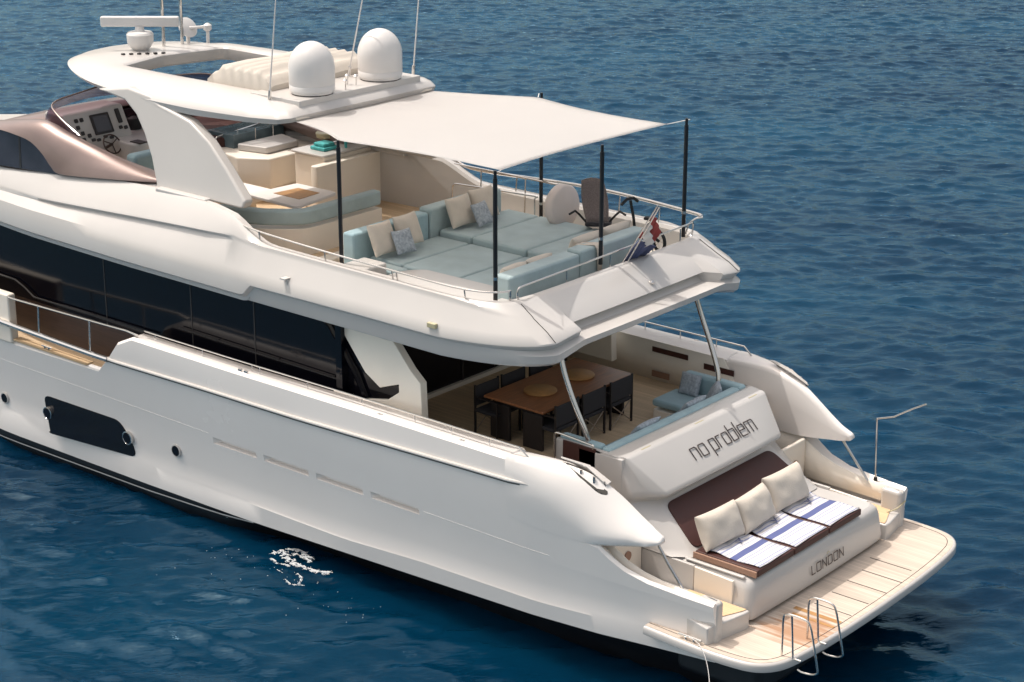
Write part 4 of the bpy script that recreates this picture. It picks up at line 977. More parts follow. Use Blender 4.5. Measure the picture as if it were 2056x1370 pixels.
# radar
MB().lathe((-16.1, 0, 7.17), [(.12, 0), (.2, .08), (.26, .18), (.27, .34), (.24, .38), (.1, .40), (.08, .50)], 24).build('radar_pedestal', M['dome'], yacht)
MB().obox((-16.10, .02, 7.76), (1.56, .14, .20), (0, 0, R(40))).build('radar_scanner', M['dome'], yacht, bev=.03)
m_ = MB()
for (x, y) in ((-16.05, .55), (-15.95, .95)):
    m_.tube([(x, y, 7.15), (x + .02, y, 9.6)], .036, 10)
m_.tube([(-16.03, .55, 9.5), (-15.93, .95, 9.5)], .036, 10); m_.tube([(-16.03, .55, 9.0), (-15.93, .95, 9.0)], .03, 10)
m_.build('light_mast', M['steel'], yacht)
hrn = MB(); rot = Matrix.Rotation(R(90), 3, 'Y')
hrn.lathe((-16.0, 1.15, 7.50), [(.06, -.05), (.20, -.03), (.22, .02), (.12, .06)], 20, ang=Matrix.Rotation(R(60), 3, 'Y'))
hrn.tube([(-16.0, 1.15, 7.15), (-16.0, 1.15, 7.45)], .04, 8); hrn.tube([(-15.95, 1.15, 7.50), (-15.72, 1.40, 7.52)], .03, 8); hrn.lathe((-15.70, 1.42, 7.42), [(.03, 0), (.085, .04), (.085, .13), (.03, .17)], 12); hrn.tube([(-15.70, 1.42, 7.15), (-15.70, 1.42, 7.42)], .035, 8)
hrn.build('searchlight', M['dome'], yacht)
fz = MB()
for i in range(6): MB().box(-15.95 + i * .10, -15.89 + i * .10, -.62 + .12 * i, -.56 + .12 * i, 7.195, 7.225).build('roof_cleat', M['dark'], yacht)
def whip(name, b, t, r=.012):
    b = Vector(b); t = Vector(t); w = MB().tube([b, b + (t - b) * .08], .03, 8).build(name, M['steel'], yacht)
    MB().tube([b, t], [r * 1.3, r * .8], 6).build('whip', M['dome'], w)
whip('whip_antenna', (-10.65, -1.6, 7.15), (-10.3, -1.6, 9.5)); whip('whip_antenna', (-10.9, .62, 7.2), (-10.0, .45, 9.8)); whip('whip_antenna', (-10.45, 1.9, 7.1), (-10.15, 1.9, 9.6))
a_ = MB()
for (x, y) in ((-10.2, .12), (-10.35, .05), (-10.05, -.3)): a_.tube([(x, y, 7.2), (x + .02, y, 7.42)], .012, 6); a_.lathe((x, y, 7.36), [(.02, 0), (.05, .03), (.02, .06)], 10)
a_.build('gps_antennas', M['steel'], yacht)

# ---- flybridge furniture that is built in
def block(name, poly, z0, z1, m, bev=.04, parent=yacht):
    return MB().prism(roundpoly([(a, b, z0) for a, b in poly], .06), (0, 0, z1 - z0)).build(name, m, parent, bev=bev, seg=3)
block('wet_bar', [(-13.0, 1.15), (-12.15, 1.15), (-12.15, 2.68), (-13.0, 2.68)], 4.3, 5.38, M['cream'])
block('wet_bar_top', [(-13.05, 1.10), (-12.12, 1.10), (-12.12, 2.70), (-13.05, 2.70)], 5.385, 5.43, M['white'], .015)
block('transverse_bulkhead', [(-12.14, .75), (-11.95, .75), (-11.95, 2.7), (-12.14, 2.7)], 4.3, 5.30, M['cream2'], .02)
block('bar_unit', [(-15.6, .9), (-14.0, .55), (-13.4, .9), (-13.4, 2.6), (-15.6, 2.6)], 4.6, 5.22, M['cream'], .06)
block('bar_foot', [(-15.3, 1.2), (-13.9, 1.0), (-13.6, 1.2), (-13.6, 2.5), (-15.3, 2.5)], 4.3, 4.598, M['cream'], .02)
block('grill_lid', [(-14.45, .95), (-13.72, 1.1), (-13.75, 2.0), (-14.45, 2.2)], 5.225, 5.36, M['white'], .04)
tc_ = MB(); tc_.tube(roundpoly([(-14.9, .8, 4.3), (-14.9, .8, 5.45), (-14.9, 2.2, 5.55)], .05), .014, 8)
for x, y in ((-14.8, 1.3), (-14.6, 1.6), (-14.5, 2.0)): tc_.tube([(x, y, 5.22), (x, y, 5.55)], .014, 8)
tc_.build('bar_rail', M['steel'], yacht)
MB().box(-15.4, -14.6, 1.0, 2.4, 5.222, 5.50).build('bar_glass', mat('smoked_glass', (.12, .17, .19), .1, var=.3, vscale=3), yacht, bev=.01)

# ================================================================ loose things
# awning
def awning():
    A = Vector((-8.02, -2.50, 6.97)); B = Vector((-4.66, -2.32, 6.97)); Dd = Vector((-4.68, 2.10, 6.95)); Cc = Vector((-7.75, 2.34, 6.97))
    E0 = Vector((-9.95, -1.72, 6.90)); F0 = Vector((-9.95, 1.74, 6.90))
    n = 28; G = []
    for i in range(n + 1):
        t = i / n
        if t < .37:
            s_ = t / .37; p = E0.lerp(A, s_); q = F0.lerp(Cc, s_); p.y += .10 * math.sin(math.pi * s_); q.y -= .04 * math.sin(math.pi * s_)
        else:
            s_ = (t - .37) / .63; p = A.lerp(B, s_); q = Cc.lerp(Dd, s_); p.y += .10 * math.sin(math.pi * s_); q.y -= .16 * math.sin(math.pi * s_)
        row = []
        for j in range(n + 1):
            u = j / n; r_ = p.lerp(q, u)
            e4 = max(0, (t - .37) / .63) ** 3
            r_.z -= .08 * math.sin(math.pi * u) * math.sin(math.pi * t) + .12 * math.sin(math.pi * u) * e4
            r_.x -= .42 * math.sin(math.pi * u) * e4
            row.append(r_)
        G.append(row)
    o = MB().grid(G).build('awning', M['awn'], None, solid=.006, smooth=80)
    tag(o, 'white cloth awning stretched over the aft upper deck between black poles', 'awning')
    rp = MB()
    for a, b in ((A, (-7.98, -2.66, 6.99)), (B, (-4.57, -2.5, 6.99)), (Dd, (-4.50, 2.52, 6.99)), (Cc, (-7.9, 2.55, 6.99))): rp.tube([a, b], .008, 5)
    o2 = rp.build('lashing', M['flagw'], o); 
awning()
PG = 'black awning poles on the upper deck'
def pole(x, y, z0, z1, label, lean=(0, 0)):
    t = thing('awning_pole', label, 'pole', (x, y, z0), PG)
    MB().tube([(x, y, z0), (x + lean[0], y + lean[1], z1 - .12)], .036, 10).build('shaft', M['carbon'], t)
    MB().tube([(x + lean[0], y + lean[1], z1 - .12), (x + lean[0], y + lean[1], z1)], .026, 10).build('tip', M['carbon'], t)
    MB().tube([(x, y, z0 + .42), (x, y, z0 + .47)], .041, 10).build('collar', M['steel'], t)
pole(-7.94, -2.60, 4.30, 7.01, 'black awning pole on the near side beside the turquoise curved bench')
pole(-4.58, -2.55, 4.84, 7.02, 'black awning pole at the near aft corner of the upper deck')
pole(-4.45, -.02, 4.97, 7.0, 'black awning pole at the middle of the aft rail, in front of the mesh chair')
pole(-4.52, 2.45, 4.90, 7.02, 'black awning pole at the far aft corner beyond the flag')
pole(-7.88, 2.60, 4.46, 7.0, 'black awning pole on the far side beside the round padded disc')

# cushions
def pillow(name, c, size, rot, m, label, cat, group=None, puff=.5, seed=0, pat=None):
    w, h, t = size; n = 14; rnd = random.Random(seed); G = MB()
    for s_ in (1, -1):
        grid_ = []
        for i in range(n + 1):
            u = math.sin(math.pi / 2 * (i / n * 2 - 1)); row = []
            for j in range(n + 1):
                v = math.sin(math.pi / 2 * (j / n * 2 - 1))
                e = max(0, 1 - abs(u) ** 6) ** .5 * max(0, 1 - abs(v) ** 6) ** .5 * (1 - .16 * (u * u + v * v))
                bump = 1 + .07 * math.sin(5 * u + seed) * math.cos(4 * v + 2 * seed) + .03 * math.sin(11 * v + 7 * u + seed)
                cr_ = .07 * (1 - v * v); cs_ = .07 * (1 - u * u)
                row.append((u * w / 2 * (1 - cr_ * abs(u) ** 3), v * h / 2 * (1 - cs_ * abs(v) ** 3), s_ * (t / 2) * e * bump))
            grid_.append(row)
        G.grid(grid_, flip=s_ < 0)
    o = G.build(name, m, None, smooth=80, merge=.002, loc=(0, 0, 0), sub=1)
    o.location = c; o.rotation_euler = rot
    tag(o, label, cat, group); return o
def mattress(name, x0, x1, y0, y1, z0, z1, m, parent, bev=.05):
    return MB().box(x0, x1, y0, y1, z0, z1).build(name, m, parent, bev=bev, seg=4)
# port sun pad
sp = thing('sun_pad', 'large pale turquoise sun pad nearest the port rail under the awning', 'sun pad', (-6.6, -.9, 4.3), 'turquoise sun pads on the upper deck')
mattress('pad_base', -8.3, -4.98, -1.62, .08, 4.3, 4.55, M['aqua'], sp, .02)
for xa, xb_ in ((-8.22, -7.46), (-7.44, -6.20), (-6.18, -4.98)): mattress('pad_cushion', xa, xb_, -1.66, .10, 4.555, 4.76, M['aqua'], sp)
mattress('side_cushion', -7.95, -7.25, -2.02, -1.68, 4.32, 4.74, M['aqua'], sp)
mattress('headrest', -8.52, -8.24, -2.0, -.10, 4.32, 5.22, M['aquab'], sp, .05)
sp2 = thing('sun_pad', 'large pale turquoise sun pad on the far side beside the round disc', 'sun pad', (-6.6, 1.1, 4.3), 'turquoise sun pads on the upper deck')
mattress('pad_base', -8.3, -4.98, .14, 2.02, 4.3, 4.66, M['aqua'], sp2, .02)
for xa, xb_ in ((-8.22, -7.46), (-7.44, -6.20), (-6.18, -4.98)): mattress('pad_cushion', xa, xb_, .13, 2.05, 4.665, 4.86, M['aqua'], sp2)
mattress('headrest', -8.54, -8.24, -.06, 1.9, 4.32, 5.27, M['aqua'], sp2, .05)
ab = thing('sofa_back', 'long turquoise padded backrest along the aft rail of the upper deck', 'backrest', (-4.75, 0, 4.3))
mattress('back_cushion', -4.94, -4.60, -2.18, -.38, 4.34, 5.20, M['aqua'], ab, .05)
mattress('back_cushion', -4.92, -4.60, -.36, 1.52, 4.34, 5.24, M['aqua'], ab, .05)
bc = 'beige cushions on the sun pads'; 
pillow('cushion', (-8.02, -1.52, 5.09), (.58, .56, .20), (0, R(-112), 0), M['beige'], 'plump beige cushion at the near end of the near sun pad', 'cushion', bc, seed=1)
pillow('cushion', (-8.02, -.88, 5.11), (.58, .60, .20), (0, R(-112), R(3)), M['beige'], 'plump beige cushion behind the small patterned cushion on the near sun pad', 'cushion', bc, seed=2)
pillow('patterned_cushion', (-7.78, -1.25, 5.02), (.44, .42, .14), (0, R(-118), R(-8)), M['greyp'], 'small grey-blue patterned cushion on the near sun pad', 'cushion', seed=3)
pillow('cushion', (-8.03, .50, 5.16), (.56, .62, .20), (0, R(-112), 0), M['beige'], 'plump beige cushion next to the headrest corner of the far sun pad', 'cushion', bc, seed=4)
pillow('cushion', (-8.05, 1.16, 5.18), (.58, .62, .20), (0, R(-112), R(-3)), M['beige'], 'plump beige cushion farthest from the camera, behind the small patterned one', 'cushion', bc, seed=5)
pillow('patterned_cushion', (-7.76, .78, 5.10), (.44, .44, .14), (0, R(-118), R(6)), M['greyp'], 'small grey-blue patterned cushion on the far sun pad', 'cushion', seed=6)
bg_ = 'beige bolsters in front of the aft backrest'
pillow('bolster', (-5.10, -1.55, 4.98), (.45, .58, .26), (0, R(-70), 0), M['beige'], 'slim beige bolster at the near end of the aft backrest', 'bolster', bg_, seed=7)
pillow('bolster', (-5.10, -.92, 4.98), (.45, .66, .26), (0, R(-70), 0), M['beige'], 'slim beige bolster second from the near end of the aft backrest', 'bolster', bg_, seed=8)
pillow('bolster', (-5.08, .32, 5.10), (.45, .80, .22), (0, R(-72), 0), M['beige'], 'slim beige bolster against the aft backrest just left of the middle pole', 'bolster', bg_, seed=9)
pillow('bolster', (-5.08, 1.16, 5.10), (.45, .78, .22), (0, R(-72), 0), M['beige'], 'slim beige bolster behind the middle pole against the aft backrest', 'bolster', bg_, seed=10)
# a garment thrown over the backrest
g = MB(); G = []
for i in range(9):
    y = .02 + .022 * i; w_ = .012 * math.sin(i * 1.7)
    G.append([(-5.0 + w_, y - .25, 5.14), (-4.93, y - .1, 5.235 + .01 * math.sin(i)), (-4.62, y, 5.26 + w_), (-4.57 + w_, y + .01, 5.2), (-4.56 + w_, y + .02 - .004 * i, 5.0 + w_), (-4.565 + w_, y + .03 - .012 * i, 4.80 - .01 * i)])
o = g.grid(G).build('shirt', M['beige'], None, solid=.012, smooth=80); tag(o, 'pale beige cloth hanging over the aft backrest', 'cloth')
# curved turquoise bench (dinette)
dn = thing('dinette_bench', 'curved turquoise dinette bench on a cream base on the upper deck', 'bench', (-10.8, -.5, 4.3))
# path of the back from port forward to starboard aft
pth = crom([(-12.6, -2.35, 0), (-11.6, -2.02, 0), (-11.0, -1.80, 0), (-10.75, -1.68, 0), (-10.38, -1.38, 0), (-10.24, -1.20, 0), (-10.2, -.9, 0), (-10.2, 0, 0), (-10.2, .72, 0)], 4)
def ribbon(path, w, z0, z1, name, m, bev, parent):
    L_ = []; 
    for i, p in enumerate(path):
        t = (path[min(i + 1, len(path) - 1)] - path[max(i - 1, 0)]).normalized(); nn = Vector((-t.y, t.x, 0))
        L_.append((p, nn))
    G = [[(p.x, p.y, z0), (p.x, p.y, z1), (p.x + nn.x * w, p.y + nn.y * w, z1), (p.x + nn.x * w, p.y + nn.y * w, z0), (p.x, p.y, z0)] for p, nn in L_]
    b = MB().grid(G)
    for row, fl in ((G[0], True), (G[-1], False)):
        n0 = len(b.v); b.v += row[:4]; f = (n0, n0 + 1, n0 + 2, n0 + 3); b.f.append(f if fl else f[::-1])
    return b.build(name, m, parent, bev=bev, seg=3, merge=.0004, recalc=True)
ribbon(pth, .22, 4.86, 5.14, 'back_cushion', M['aqua'], .05, dn)
ribbon([p + Vector((-.0, 0, 0)) for p in pth], .30, 4.3, 4.80, 'bench_base', M['cream'], .02, dn)
ribbon([Vector((p.x, p.y, 0)) + Vector((-.28, .12, 0)) for p in pth], .60, 4.3, 4.68, 'seat_base', M['cream'], .02, dn)
ribbon([Vector((p.x, p.y, 0)) + Vector((-.30, .12, 0)) for p in pth], .56, 4.69, 4.80, 'seat_cushion', M['flagw'], .03, dn)
# small low step in front of the bench
MB().box(-9.72, -9.40, -1.6, 1.0, 4.302, 4.42).build('deck_step', M['cream'], yacht, bev=.02)
# dinette table
dt = thing('dinette_table', 'cream diamond-edged table with inlaid wooden centre inside the curved bench', 'table', (-11.5, -.2, 4.3))
MB().prism(roundpoly([(-12.3, -.75, 4.95), (-12.2, .45, 4.95), (-11.1, .45, 4.95), (-10.9, -.8, 4.95)], .1), (0, 0, .06)).build('table_top', M['flagw'], dt, bev=.015)
MB().prism([(-11.95, -.40, 5.012), (-11.88, .18, 5.012), (-11.30, .18, 5.012), (-11.25, -.40, 5.012)], (0, 0, .006)).build('inlay', M['wood2'], dt)
MB().tube([(-11.55, -.15, 4.3), (-11.55, -.15, 4.95)], .06, 12).build('leg', M['steel'], dt)
d2 = thing('side_table', 'small cream low table with a round inlay half hidden behind the hardtop leg', 'table', (-13.2, -.2, 4.3))
MB().box(-13.9, -12.75, -.6, .35, 4.62, 4.82).build('table_top', M['flagw'], d2, bev=.05)
MB().lathe((-13.3, -.1, 4.822), [(.14, 0), (.14, .006)], 20).build('inlay', M['wood2'], d2)
MB().box(-13.6, -13.0, -.3, .1, 4.3, 4.62).build('foot', M['cream'], d2)
o = MB().lathe((-13.15, 2.2, 5.435), [(.12, 0), (.2, .04), (.22, .12), (.20, .14)], 20).build('bowl', M['hinge'], None); tag(o, 'straw coloured bowl on the bar under the edge of the hardtop', 'bowl')
o = MB().box(-12.75, -12.35, 1.35, 1.75, 5.432, 5.50).box(-12.7, -12.4, 1.4, 1.7, 5.505, 5.57).build('towel_stack', M['turq'], None, bev=.02); tag(o, 'folded turquoise towels stacked on the white bar top', 'towels')
o = MB().lathe((-12.3, 1.9, 5.432), [(.03, 0), (.03, .12), (.012, .15), (.012, .2)], 10).build('bottle', M['turq'], None); tag(o, 'small turquoise bottle beside the folded towels on the bar', 'bottle')
# tray / magazine things on the near side deck of the flybridge
o = MB().box(-8.75, -8.35, -2.45, -2.15, 4.302, 4.36).build('folded_mat', M['flagw'], None, bev=.02); tag(o, 'folded pale mat on the deck beside the near rail', 'mat')

# round disc
dc = thing('round_disc', 'round cream padded disc standing on a thin stem beside the far sun pad', 'disc', (-6.85, 2.15, 4.46))
nv = Vector((1.0, -.05, .06)).normalized(); q_ = nv.to_track_quat('Z', 'Y').to_matrix()
MB().lathe((-6.92, 2.05, 5.13), [(.05, -.13), (.36, -.12), (.40, -.07), (.40, .05), (.36, .09), (.06, .10)], 40, ang=q_).build('pad', M['beige'] if False else mat('disc_cover', (.62, .55, .52), .8, var=.05, vscale=3), dc, smooth=50)
MB().tube([(-6.97, 2.15, 4.46), (-6.97, 2.12, 4.9)], .025, 8).build('stem', M['steel'], dc)
MB().lathe((-6.97, 2.15, 4.46), [(.14, 0), (.14, .02)], 16).build('foot', M['steel'], dc)
# mesh chair
ch = thing('mesh_chair', 'brown mesh-backed swivel chair with black armrests behind the middle pole', 'chair', (-5.95, 1.95, 4.3))
G = []; cw = Vector((.80, .60, 0)); cf = Vector((-.60, .80, 0)); cc = Vector((-6.02, 1.92, 0))
for i in range(9):
    v = i / 8; z = 5.02 + .80 * v; row = []
    for j in range(7):
        u = j / 6 * 2 - 1; w_ = .19 + .04 * math.sin(v * 3.2)
        p = cc + cw * (w_ * u - .10 * v) + cf * (.06 * math.sin(v * 3.1) - .05 * u * u); row.append((p.x, p.y, z - .04 * u * u * v))
    G.append(row)
MB().grid(G).build('mesh_back', M['mesh'], ch, solid=.015, smooth=80)
MB().obox(tuple(cc + cf * .22 + Vector((.02, 0, 4.96))), (.48, .46, .08), (0, 0, .64)).build('seat', M['darkf'], ch, bev=.04, seg=3)
for s_ in (-1, 1):
    pts = [cc + cw * s_ * .20 + cf * .1 + Vector((0, 0, 4.98)), cc + cw * s_ * .33 + cf * .05 + Vector((0, 0, 5.14)), cc + cw * s_ * .40 - cf * .02 + Vector((0, 0, 5.22)), cc + cw * s_ * .50 - cf * .12 + Vector((0, 0, 5.18))]
    MB().tube(pts, .020, 6).build('armrest', M['rubber'], ch)
fr_ = MB(); fr_.tube([(-5.9, 1.92, 4.92), (-5.9, 1.92, 4.55)], .03, 8)
for a in range(5): fr_.tube([(-5.9, 1.92, 4.45), (-5.9 + .3 * math.cos(a * 1.257), 1.92 + .3 * math.sin(a * 1.257), 4.34)], .02, 6)
fr_.build('swivel_base', M['rubber'], ch)
# flag
fs = thing('ensign_staff', 'twin steel ensign staff with rolled red and navy flag leaning over the aft rail', 'flag', (-4.2, .38, 4.9))
s_ = MB(); s_.tube([(-4.30, .34, 4.90), (-3.62, .40, 6.03)], .014, 8); s_.tube([(-4.26, .44, 4.90), (-3.60, .42, 6.0)], .014, 8)
s_.build('staff', M['steel'], fs)
def cloth(pts_top, pts_bot, m, name, amp=.03, seed=0):
    G = []; n = 14; T = crom(pts_top, n // (len(pts_top) - 1)); Bt = crom(pts_bot, n // (len(pts_bot) - 1))
    for i, (a, b) in enumerate(zip(T, Bt)):
        row = []
        for j in range(9):
            t = j / 8; p = a.lerp(b, t); p.x += amp * math.sin(i * 1.5 + seed + t * 2); p.y += amp * .6 * math.cos(i * 1.1 + seed); row.append(p)
        G.append(row)
    return MB().grid(G).build(name, m, fs, solid=.008, smooth=80)
cloth([(-3.72, .44, 5.86), (-3.74, .56, 5.72), (-3.76, .70, 5.50)], [(-4.06, .48, 5.40), (-4.00, .62, 5.32), (-3.94, .78, 5.26)], M['red'], 'flag_red', .022)
cloth([(-3.76, .42, 5.78), (-3.82, .52, 5.52), (-3.86, .66, 5.30)], [(-3.92, .42, 5.60), (-3.98, .52, 5.36), (-4.02, .66, 5.18)], M['flagw'], 'flag_white', .03, 1)
cloth([(-4.02, .46, 5.36), (-3.98, .64, 5.26), (-3.94, .86, 5.18)], [(-4.30, .42, 4.93), (-4.26, .70, 4.94), (-4.20, 1.00, 4.98)], M['navy'], 'flag_navy', .03, 2)
# folding bicycle behind the flag
bi = thing('folding_bicycle', 'black folding bicycle standing behind the flag at the aft rail', 'bicycle', (-4.7, 1.5, 4.3))
def ringpts(c, r, ax, n=28):
    q2 = Vector(ax).to_track_quat('Z', 'Y').to_matrix(); c = Vector(c)
    return [c + q2 @ Vector((r * math.cos(a), r * math.sin(a), 0)) for a in np.linspace(0, 2 * math.pi, n, endpoint=False)]
for c_ in ((-4.95, 1.62, 4.98), (-4.50, 1.70, 4.98)):
    w = MB().tube(ringpts(c_, .17, (.35, 1, 0)), .03, 8, closed=True).build('wheel', M['rubber'], bi)
    sp_ = MB()
    for p in ringpts(c_, .16, (.35, 1, 0), 8): sp_.tube([c_, p], .004, 4)
    sp_.build('spokes', M['steel'], w)
fb_ = MB(); fb_.tube([(-4.95, 1.62, 4.98), (-4.75, 1.66, 5.12), (-4.50, 1.70, 4.98)], .028, 8); fb_.tube([(-4.95, 1.62, 5.0), (-4.97, 1.58, 5.35), (-5.0, 1.52, 5.66)], .026, 8); fb_.tube([(-4.72, 1.66, 5.1), (-4.70, 1.68, 5.34)], .02, 8)
fb_.build('frame', M['rubber'], bi)
MB().tube([(-5.08, 1.36, 5.60), (-5.02, 1.45, 5.70), (-4.98, 1.58, 5.70), (-4.98, 1.70, 5.62)], .028, 8).build('handlebar', M['rubber'], bi)
MB().obox((-4.68, 1.68, 5.36), (.22, .12, .05), (0, 0, .2)).build('saddle', M['rubber'], bi, bev=.015)

# ---- cockpit furniture
tb_ = thing('dining_table', 'varnished wooden dining table under the flybridge overhang', 'table', (-5.2, -.1, 1.95))
MB().box(-5.86, -4.56, -1.38, 1.12, 2.655, 2.70).build('table_top', M['wood'], tb_, bev=.012)
MB().box(-5.75, -4.68, -1.27, 1.0, 2.58, 2.65).build('apron', M['dark'], tb_)
for y in (-1.30, .92):
    for x in (-5.78, -5.06): MB().box(x, x + .42, y, y + .06, 1.95, 2.58).build('leg', M['dark'], tb_, bev=.01)
lab = {0: 'nearest the sofa end', 1: 'in the middle', 2: 'farthest from the camera'}
def chair(x, y, rz, label):
    t = thing('folding_chair', label, 'chair', (x, y, 1.95), 'dark folding chairs round the dining table', (0, 0, rz)); t['_local'] = 1
    MB().box(-.25, .25, -.31, .31, .40, .46).build('seat', M['darkf'], t, bev=.012)
    MB().box(.235, .265, -.31, .31, .50, .86).build('backrest', M['darkf'], t, bev=.01)
    for sx in (-.24, .25):
        for sy in (-.30, .30):
            MB().box(sx - .016, sx + .016, sy - .016, sy + .016, 0, .88 if sx > 0 else .66).build('leg', M['dark'], t)
    for sy in (-.27, .27): MB().box(-.26, .26, sy - .022, sy + .022, .64, .665).build('armrest', M['dark'], t)
    c_ = MB(); c_.tube([(.262, -.25, .05), (.262, .25, .42)], .010, 6); c_.tube([(.266, .25, .05), (.266, -.25, .42)], .010, 6); c_.build('cross_bar', M['xmetal'], t)
    return t
del_local = True
for y, l in ((-.98, 'nearest the striped sofa on the aft side of the dining table'), (-.25, 'in the middle of the aft side of the dining table'), (.52, 'at the far end of the aft side of the dining table')):
    chair(-4.62, y, 0, 'dark folding chair ' + l)
for y, l in ((-1.08, 'at the near end of the forward side of the dining table'), (-.38, 'in the middle of the forward side of the dining table'), (.38, 'at the far end of the forward side, below the strut')):
    chair(-5.80, y, math.pi, 'dark folding chair ' + l)
for t in [o for o in COL.objects if o.name.startswith('folding_chair')]:
    if '_local' in t: del t['_local']
for (x, y, l) in ((-5.23, -.63, 'round wooden place mat on the near half of the dining table'), (-5.22, .40, 'round wooden place mat on the far half of the dining table')):
    o = MB().lathe((x, y, 2.702), [(.27, 0), (.285, .012), (.285, .03), (.27, .04)], 36).build('place_mat', M['wood2'], None); tag(o, l, 'place mat', 'round wooden place mats on the table')
# cockpit sofa
cs = thing('cockpit_sofa', 'U-shaped light blue sofa along the aft end of the cockpit', 'sofa', (-3.1, 0, 1.95))
MB().box(-3.35, -2.78, -1.88, 2.70, 1.96, 2.24).build('sofa_base', M['cream'], cs, bev=.02)
MB().box(-4.05, -3.36, 1.02, 2.70, 1.96, 2.20).build('sofa_base', M['cream'], cs, bev=.02)
MB().box(-3.40, -2.86, -1.86, 1.0, 2.245, 2.38).build('seat_cushion', M['aquab'], cs, bev=.05, seg=3)
MB().box(-4.08, -2.86, 1.01, 1.74, 2.245, 2.38).build('seat_cushion', M['aquab'], cs, bev=.05, seg=3)
MB().box(-2.94, -2.76, -1.90, 1.78, 2.30, 2.67).build('back_cushion', M['aquab'], cs, bev=.05, seg=3)
MB().box(-3.98, -2.76, 1.78, 1.98, 2.28, 2.69).build('back_cushion', M['aquab'], cs, bev=.06, seg=3)
MB().box(-3.80, -2.95, -1.90, -1.72, 2.28, 2.68).build('back_cushion', M['aquab'], cs, bev=.06, seg=3)
MB().box(-4.02, -2.72, 1.99, 2.12, 1.96, 2.62).build('sofa_surround', M['cream'], cs, bev=.03)
cg = 'patterned cushions on the cockpit sofa'
pillow('scatter_cushion', (-3.70, 1.62, 2.56), (.42, .40, .15), (R(72), 0, R(0)), M['greyp'], 'grey patterned cushion on the far seat of the cockpit sofa', 'cushion', cg, seed=11)
pillow('scatter_cushion', (-3.12, 1.50, 2.55), (.44, .42, .15), (R(60), 0, R(-50)), M['greyp'], 'grey patterned cushion in the far corner of the cockpit sofa', 'cushion', cg, seed=12)
pillow('scatter_cushion', (-3.06, .72, 2.55), (.42, .60, .14), (0, R(-55), 0), M['greyp'], 'long grey-white cushion along the middle of the cockpit sofa back', 'cushion', cg, seed=13)
pillow('scatter_cushion', (-3.06, -.62, 2.55), (.42, .66, .14), (0, R(-55), 0), M['greyp'], 'grey-white cushion on the near half of the cockpit sofa back', 'cushion', cg, seed=14)

# ---- stern lounge
ml = thing('stern_mattress', 'brown edged sun mattress on the stern box under the towels', 'mattress', (-.6, -.26, 1.25))
for y0, y1 in ((-1.79, -.765), (-.745, .265), (.285, 1.27)):
    mm = MB().box(-1.16, .0, y0, y1, 1.262, 1.375).build('mattress_section', M['dbrown'], ml, bev=.02)
MB().box(-1.17, .0, -1.835, -1.80, 1.262, 1.365).build('tan_edge', M['tan'], ml, bev=.01)
tg = 'striped towels on the stern mattress'
for k, (y0, y1, l) in enumerate(((-1.70, -.80, 'white towel with blue stripes on the section of mattress nearest the camera'), (-.71, .23, 'white towel with blue stripes on the middle section of the stern mattress'), (.32, 1.22, 'white towel with blue stripes on the far section of the stern mattress'))):
    G = []
    for i in range(25):
        t = i / 24; x = -1.0 + .97 * t; row = []
        for j in range(15):
            u = j / 14; zz_ = 1.396 + .006 * (math.sin(9 * t + 3 * u + k) * math.cos(7 * u + k))
            if t < .3: zz_ += .05 * (1 - t / .3) * abs(math.sin(6 * u + k * 1.3 + 4 * t)) * 1.0
            row.append((x + .012 * math.sin(5 * u + k), y0 + (y1 - y0) * u + .012 * math.sin(8 * t + k), zz_))
        G.append(row)
    o = MB().grid(G, flip=True).build('beach_towel', M['towel'], None, solid=.010, smooth=80, recalc=False); tag(o, l, 'towel', tg)
    mk = MB(); yc = y0 + (y1 - y0) * .60
    for a, b, w_ in (((-.80, yc - .07), (-.73, yc + .03), .016), ((-.83, yc + .07), (-.75, yc + .02), .012), ((-.76, yc + .01), (-.70, yc - .03), .016)):
        mk.prism([(a[0], a[1] - w_, 1.435), (a[0], a[1] + w_, 1.435), (b[0], b[1] + w_, 1.43), (b[0], b[1] - w_, 1.43)], (0, 0, .006))
    mk.build('dark_emblem', M['navy'], o)
sg = 'large cream pillows leaning on the brown backrest'
pillow('large_pillow', (-1.04, -1.30, 1.66), (.58, .98, .34), (0, R(-116), R(-4)), M['beige'], 'large cream pillow nearest the camera at the stern lounge', 'pillow', sg, seed=21)
pillow('large_pillow', (-1.0, -.40, 1.66), (.58, .94, .36), (0, R(-116), R(4)), M['beige'], 'large cream pillow in the middle of the three at the stern lounge', 'pillow', sg, seed=22)
pillow('large_pillow', (-1.05, .60, 1.68), (.62, 1.0, .36), (0, R(-116), R(-2)), M['beige'], 'large cream pillow farthest from the camera at the stern lounge', 'pillow', sg, seed=23)
# staff on the starboard quarter
ps = thing('handrail_pole', 'thin steel pole with angled arm on the far stern corner', 'pole', (-.62, 2.72, 1.2))
MB().tube([(-.62, 2.80, 1.2), (-.66, 2.8, 2.34)], .017, 8).build('post', M['steel'], ps)
MB().tube([(-.66, 2.80, 2.33), (-.35, 2.8, 2.44), (-.02, 2.82, 2.66), (.22, 2.82, 2.80)], .015, 8).build('arm', M['steel'], ps)
MB().tube([(-.62, 2.80, 1.2), (-.62, 2.8, 1.27)], .035, 10).build('socket', M['rubber'], ps)
# mooring line
o = MB().tube(crom([(-.45, -3.0, .62), (-.1, -3.1, .58), (.2, -3.3, .2), (.6, -3.9, -.4), (1.0, -4.6, -.95)], 6), .006, 6).build('mooring_line', M['flagw'], None); tag(o, 'thin pale mooring line running from the near stern cleat into the water', 'rope')
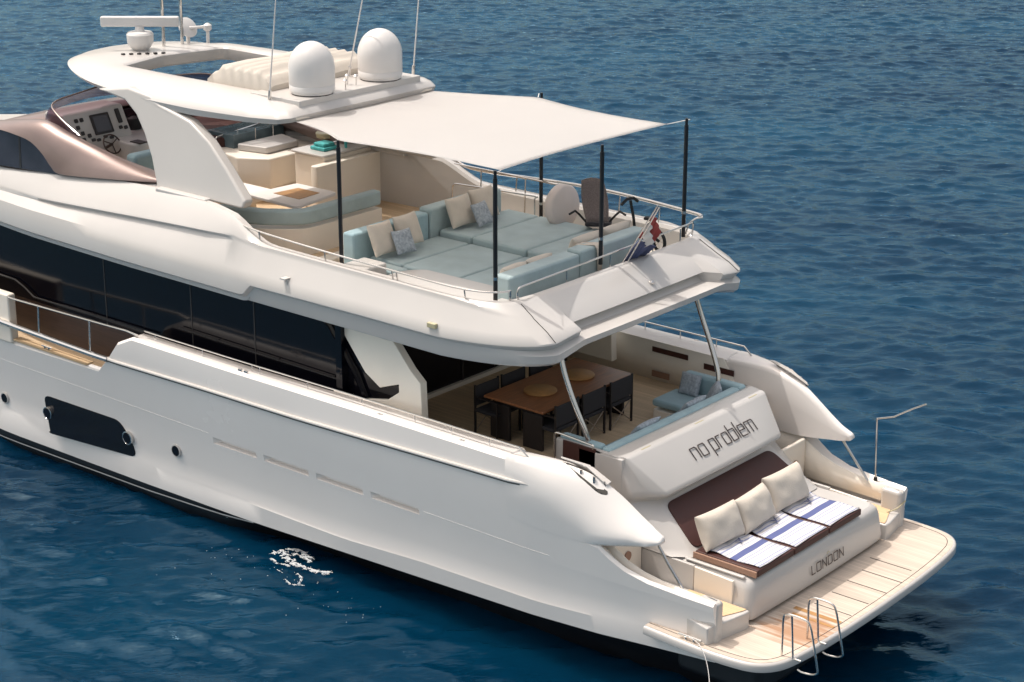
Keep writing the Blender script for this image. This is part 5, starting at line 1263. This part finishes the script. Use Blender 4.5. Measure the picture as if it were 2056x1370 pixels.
# rope on the starboard post
o = MB().tube(crom([(-.52, 2.50, .78), (-.3, 2.47, .80), (-.06, 2.55, .92), (-.0, 2.75, 1.02)], 5), .012, 6).build('grab_rope', M['hinge'], None); tag(o, 'short tan rope looped across the far stern corner post', 'rope')

# foam by the hull, plus pale dots painted in as sun glints
FOAM = (-8.62, -3.16)
def foam():
    rnd = random.Random(5); m = MB()
    def blob(pts, w):
        P_ = crom(pts, 6); L_ = []; Rr = []
        for i, p in enumerate(P_):
            t = (P_[min(i + 1, len(P_) - 1)] - P_[max(i - 1, 0)]).normalized(); nn = Vector((-t.y, t.x, 0))
            ww = w * math.sin(math.pi * (i + .5) / (len(P_) + .5)) * (.6 + .8 * rnd.random()) + .01
            L_.append([p - nn * ww, p + nn * ww * .2 + Vector((0, 0, .03)), p + nn * ww])
        m.grid(L_)
    from mathutils import noise
    z = WATER + .14; FX, FY = FOAM
    def seg(p, a, b):
        a = Vector(a); b = Vector(b); p = Vector(p); t = max(0, min(1, (p - a).dot(b - a) / (b - a).length_squared)); return (p - a.lerp(b, t)).length
    lines = [([(-.78, -.12), (-.6, .0), (-.3, -.14), (0, -.30), (.3, -.26), (.7, -.22), (1.0, -.10)], .15), ([(-.74, -.1), (-.7, .14), (-.5, .30), (-.15, .30), (.1, .2)], .13), ([(-.4, .1), (0, .14), (.25, .05)], .08),
             ([(-.6, -.42), (-.3, -.52), (0, -.42)], .06), ([(.5, -.6), (.75, -.7), (.9, -.95)], .05), ([(.5, -1.0), (.8, -1.1), (1.05, -.95)], .035), ([(-.1, -.75), (.2, -.8)], .02)]
    c = .013
    for i in range(-86, 104):
        for j in range(-98, 40):
            x = i * c; y = j * c; v = 0
            for L_, w_ in lines:
                d = min(seg((x, y), L_[k], L_[k + 1]) for k in range(len(L_) - 1)); v = max(v, 1 - d / w_)
            if v <= 0: continue
            nz = noise.noise(Vector((x * 9, y * 14, .5))) * .6 + noise.noise(Vector((x * 28, y * 34, 3.1))) * .5
            if v + nz * 1.7 < .70: continue
            h = .02 * v + .012 * nz
            q = .74; X0 = FX + x * q; Y0 = FY + y * q; c2 = c * q; m.add([(X0, Y0, z + h), (X0 + c2, Y0, z + h), (X0 + c2, Y0 + c2, z + h), (X0, Y0 + c2, z + h)], [(0, 1, 2, 3)])
    for i in range(45):  # tiny pale dots imitating sun sparkles on the water
        x = FX + rnd.uniform(-1.6, 2.4); y = FY - .4 - abs(rnd.gauss(0, .7)); s_ = rnd.uniform(.003, .009)
        m.lathe((x, y, z), [(s_, 0), (s_ * .7, .006)], 5)
    o = m.build('foam_and_glints', M['foam'], None, smooth=60, recalc=True); tag(o, 'white foam and painted sun glint dots beside the dark waterline', 'foam', kind='stuff')
foam()
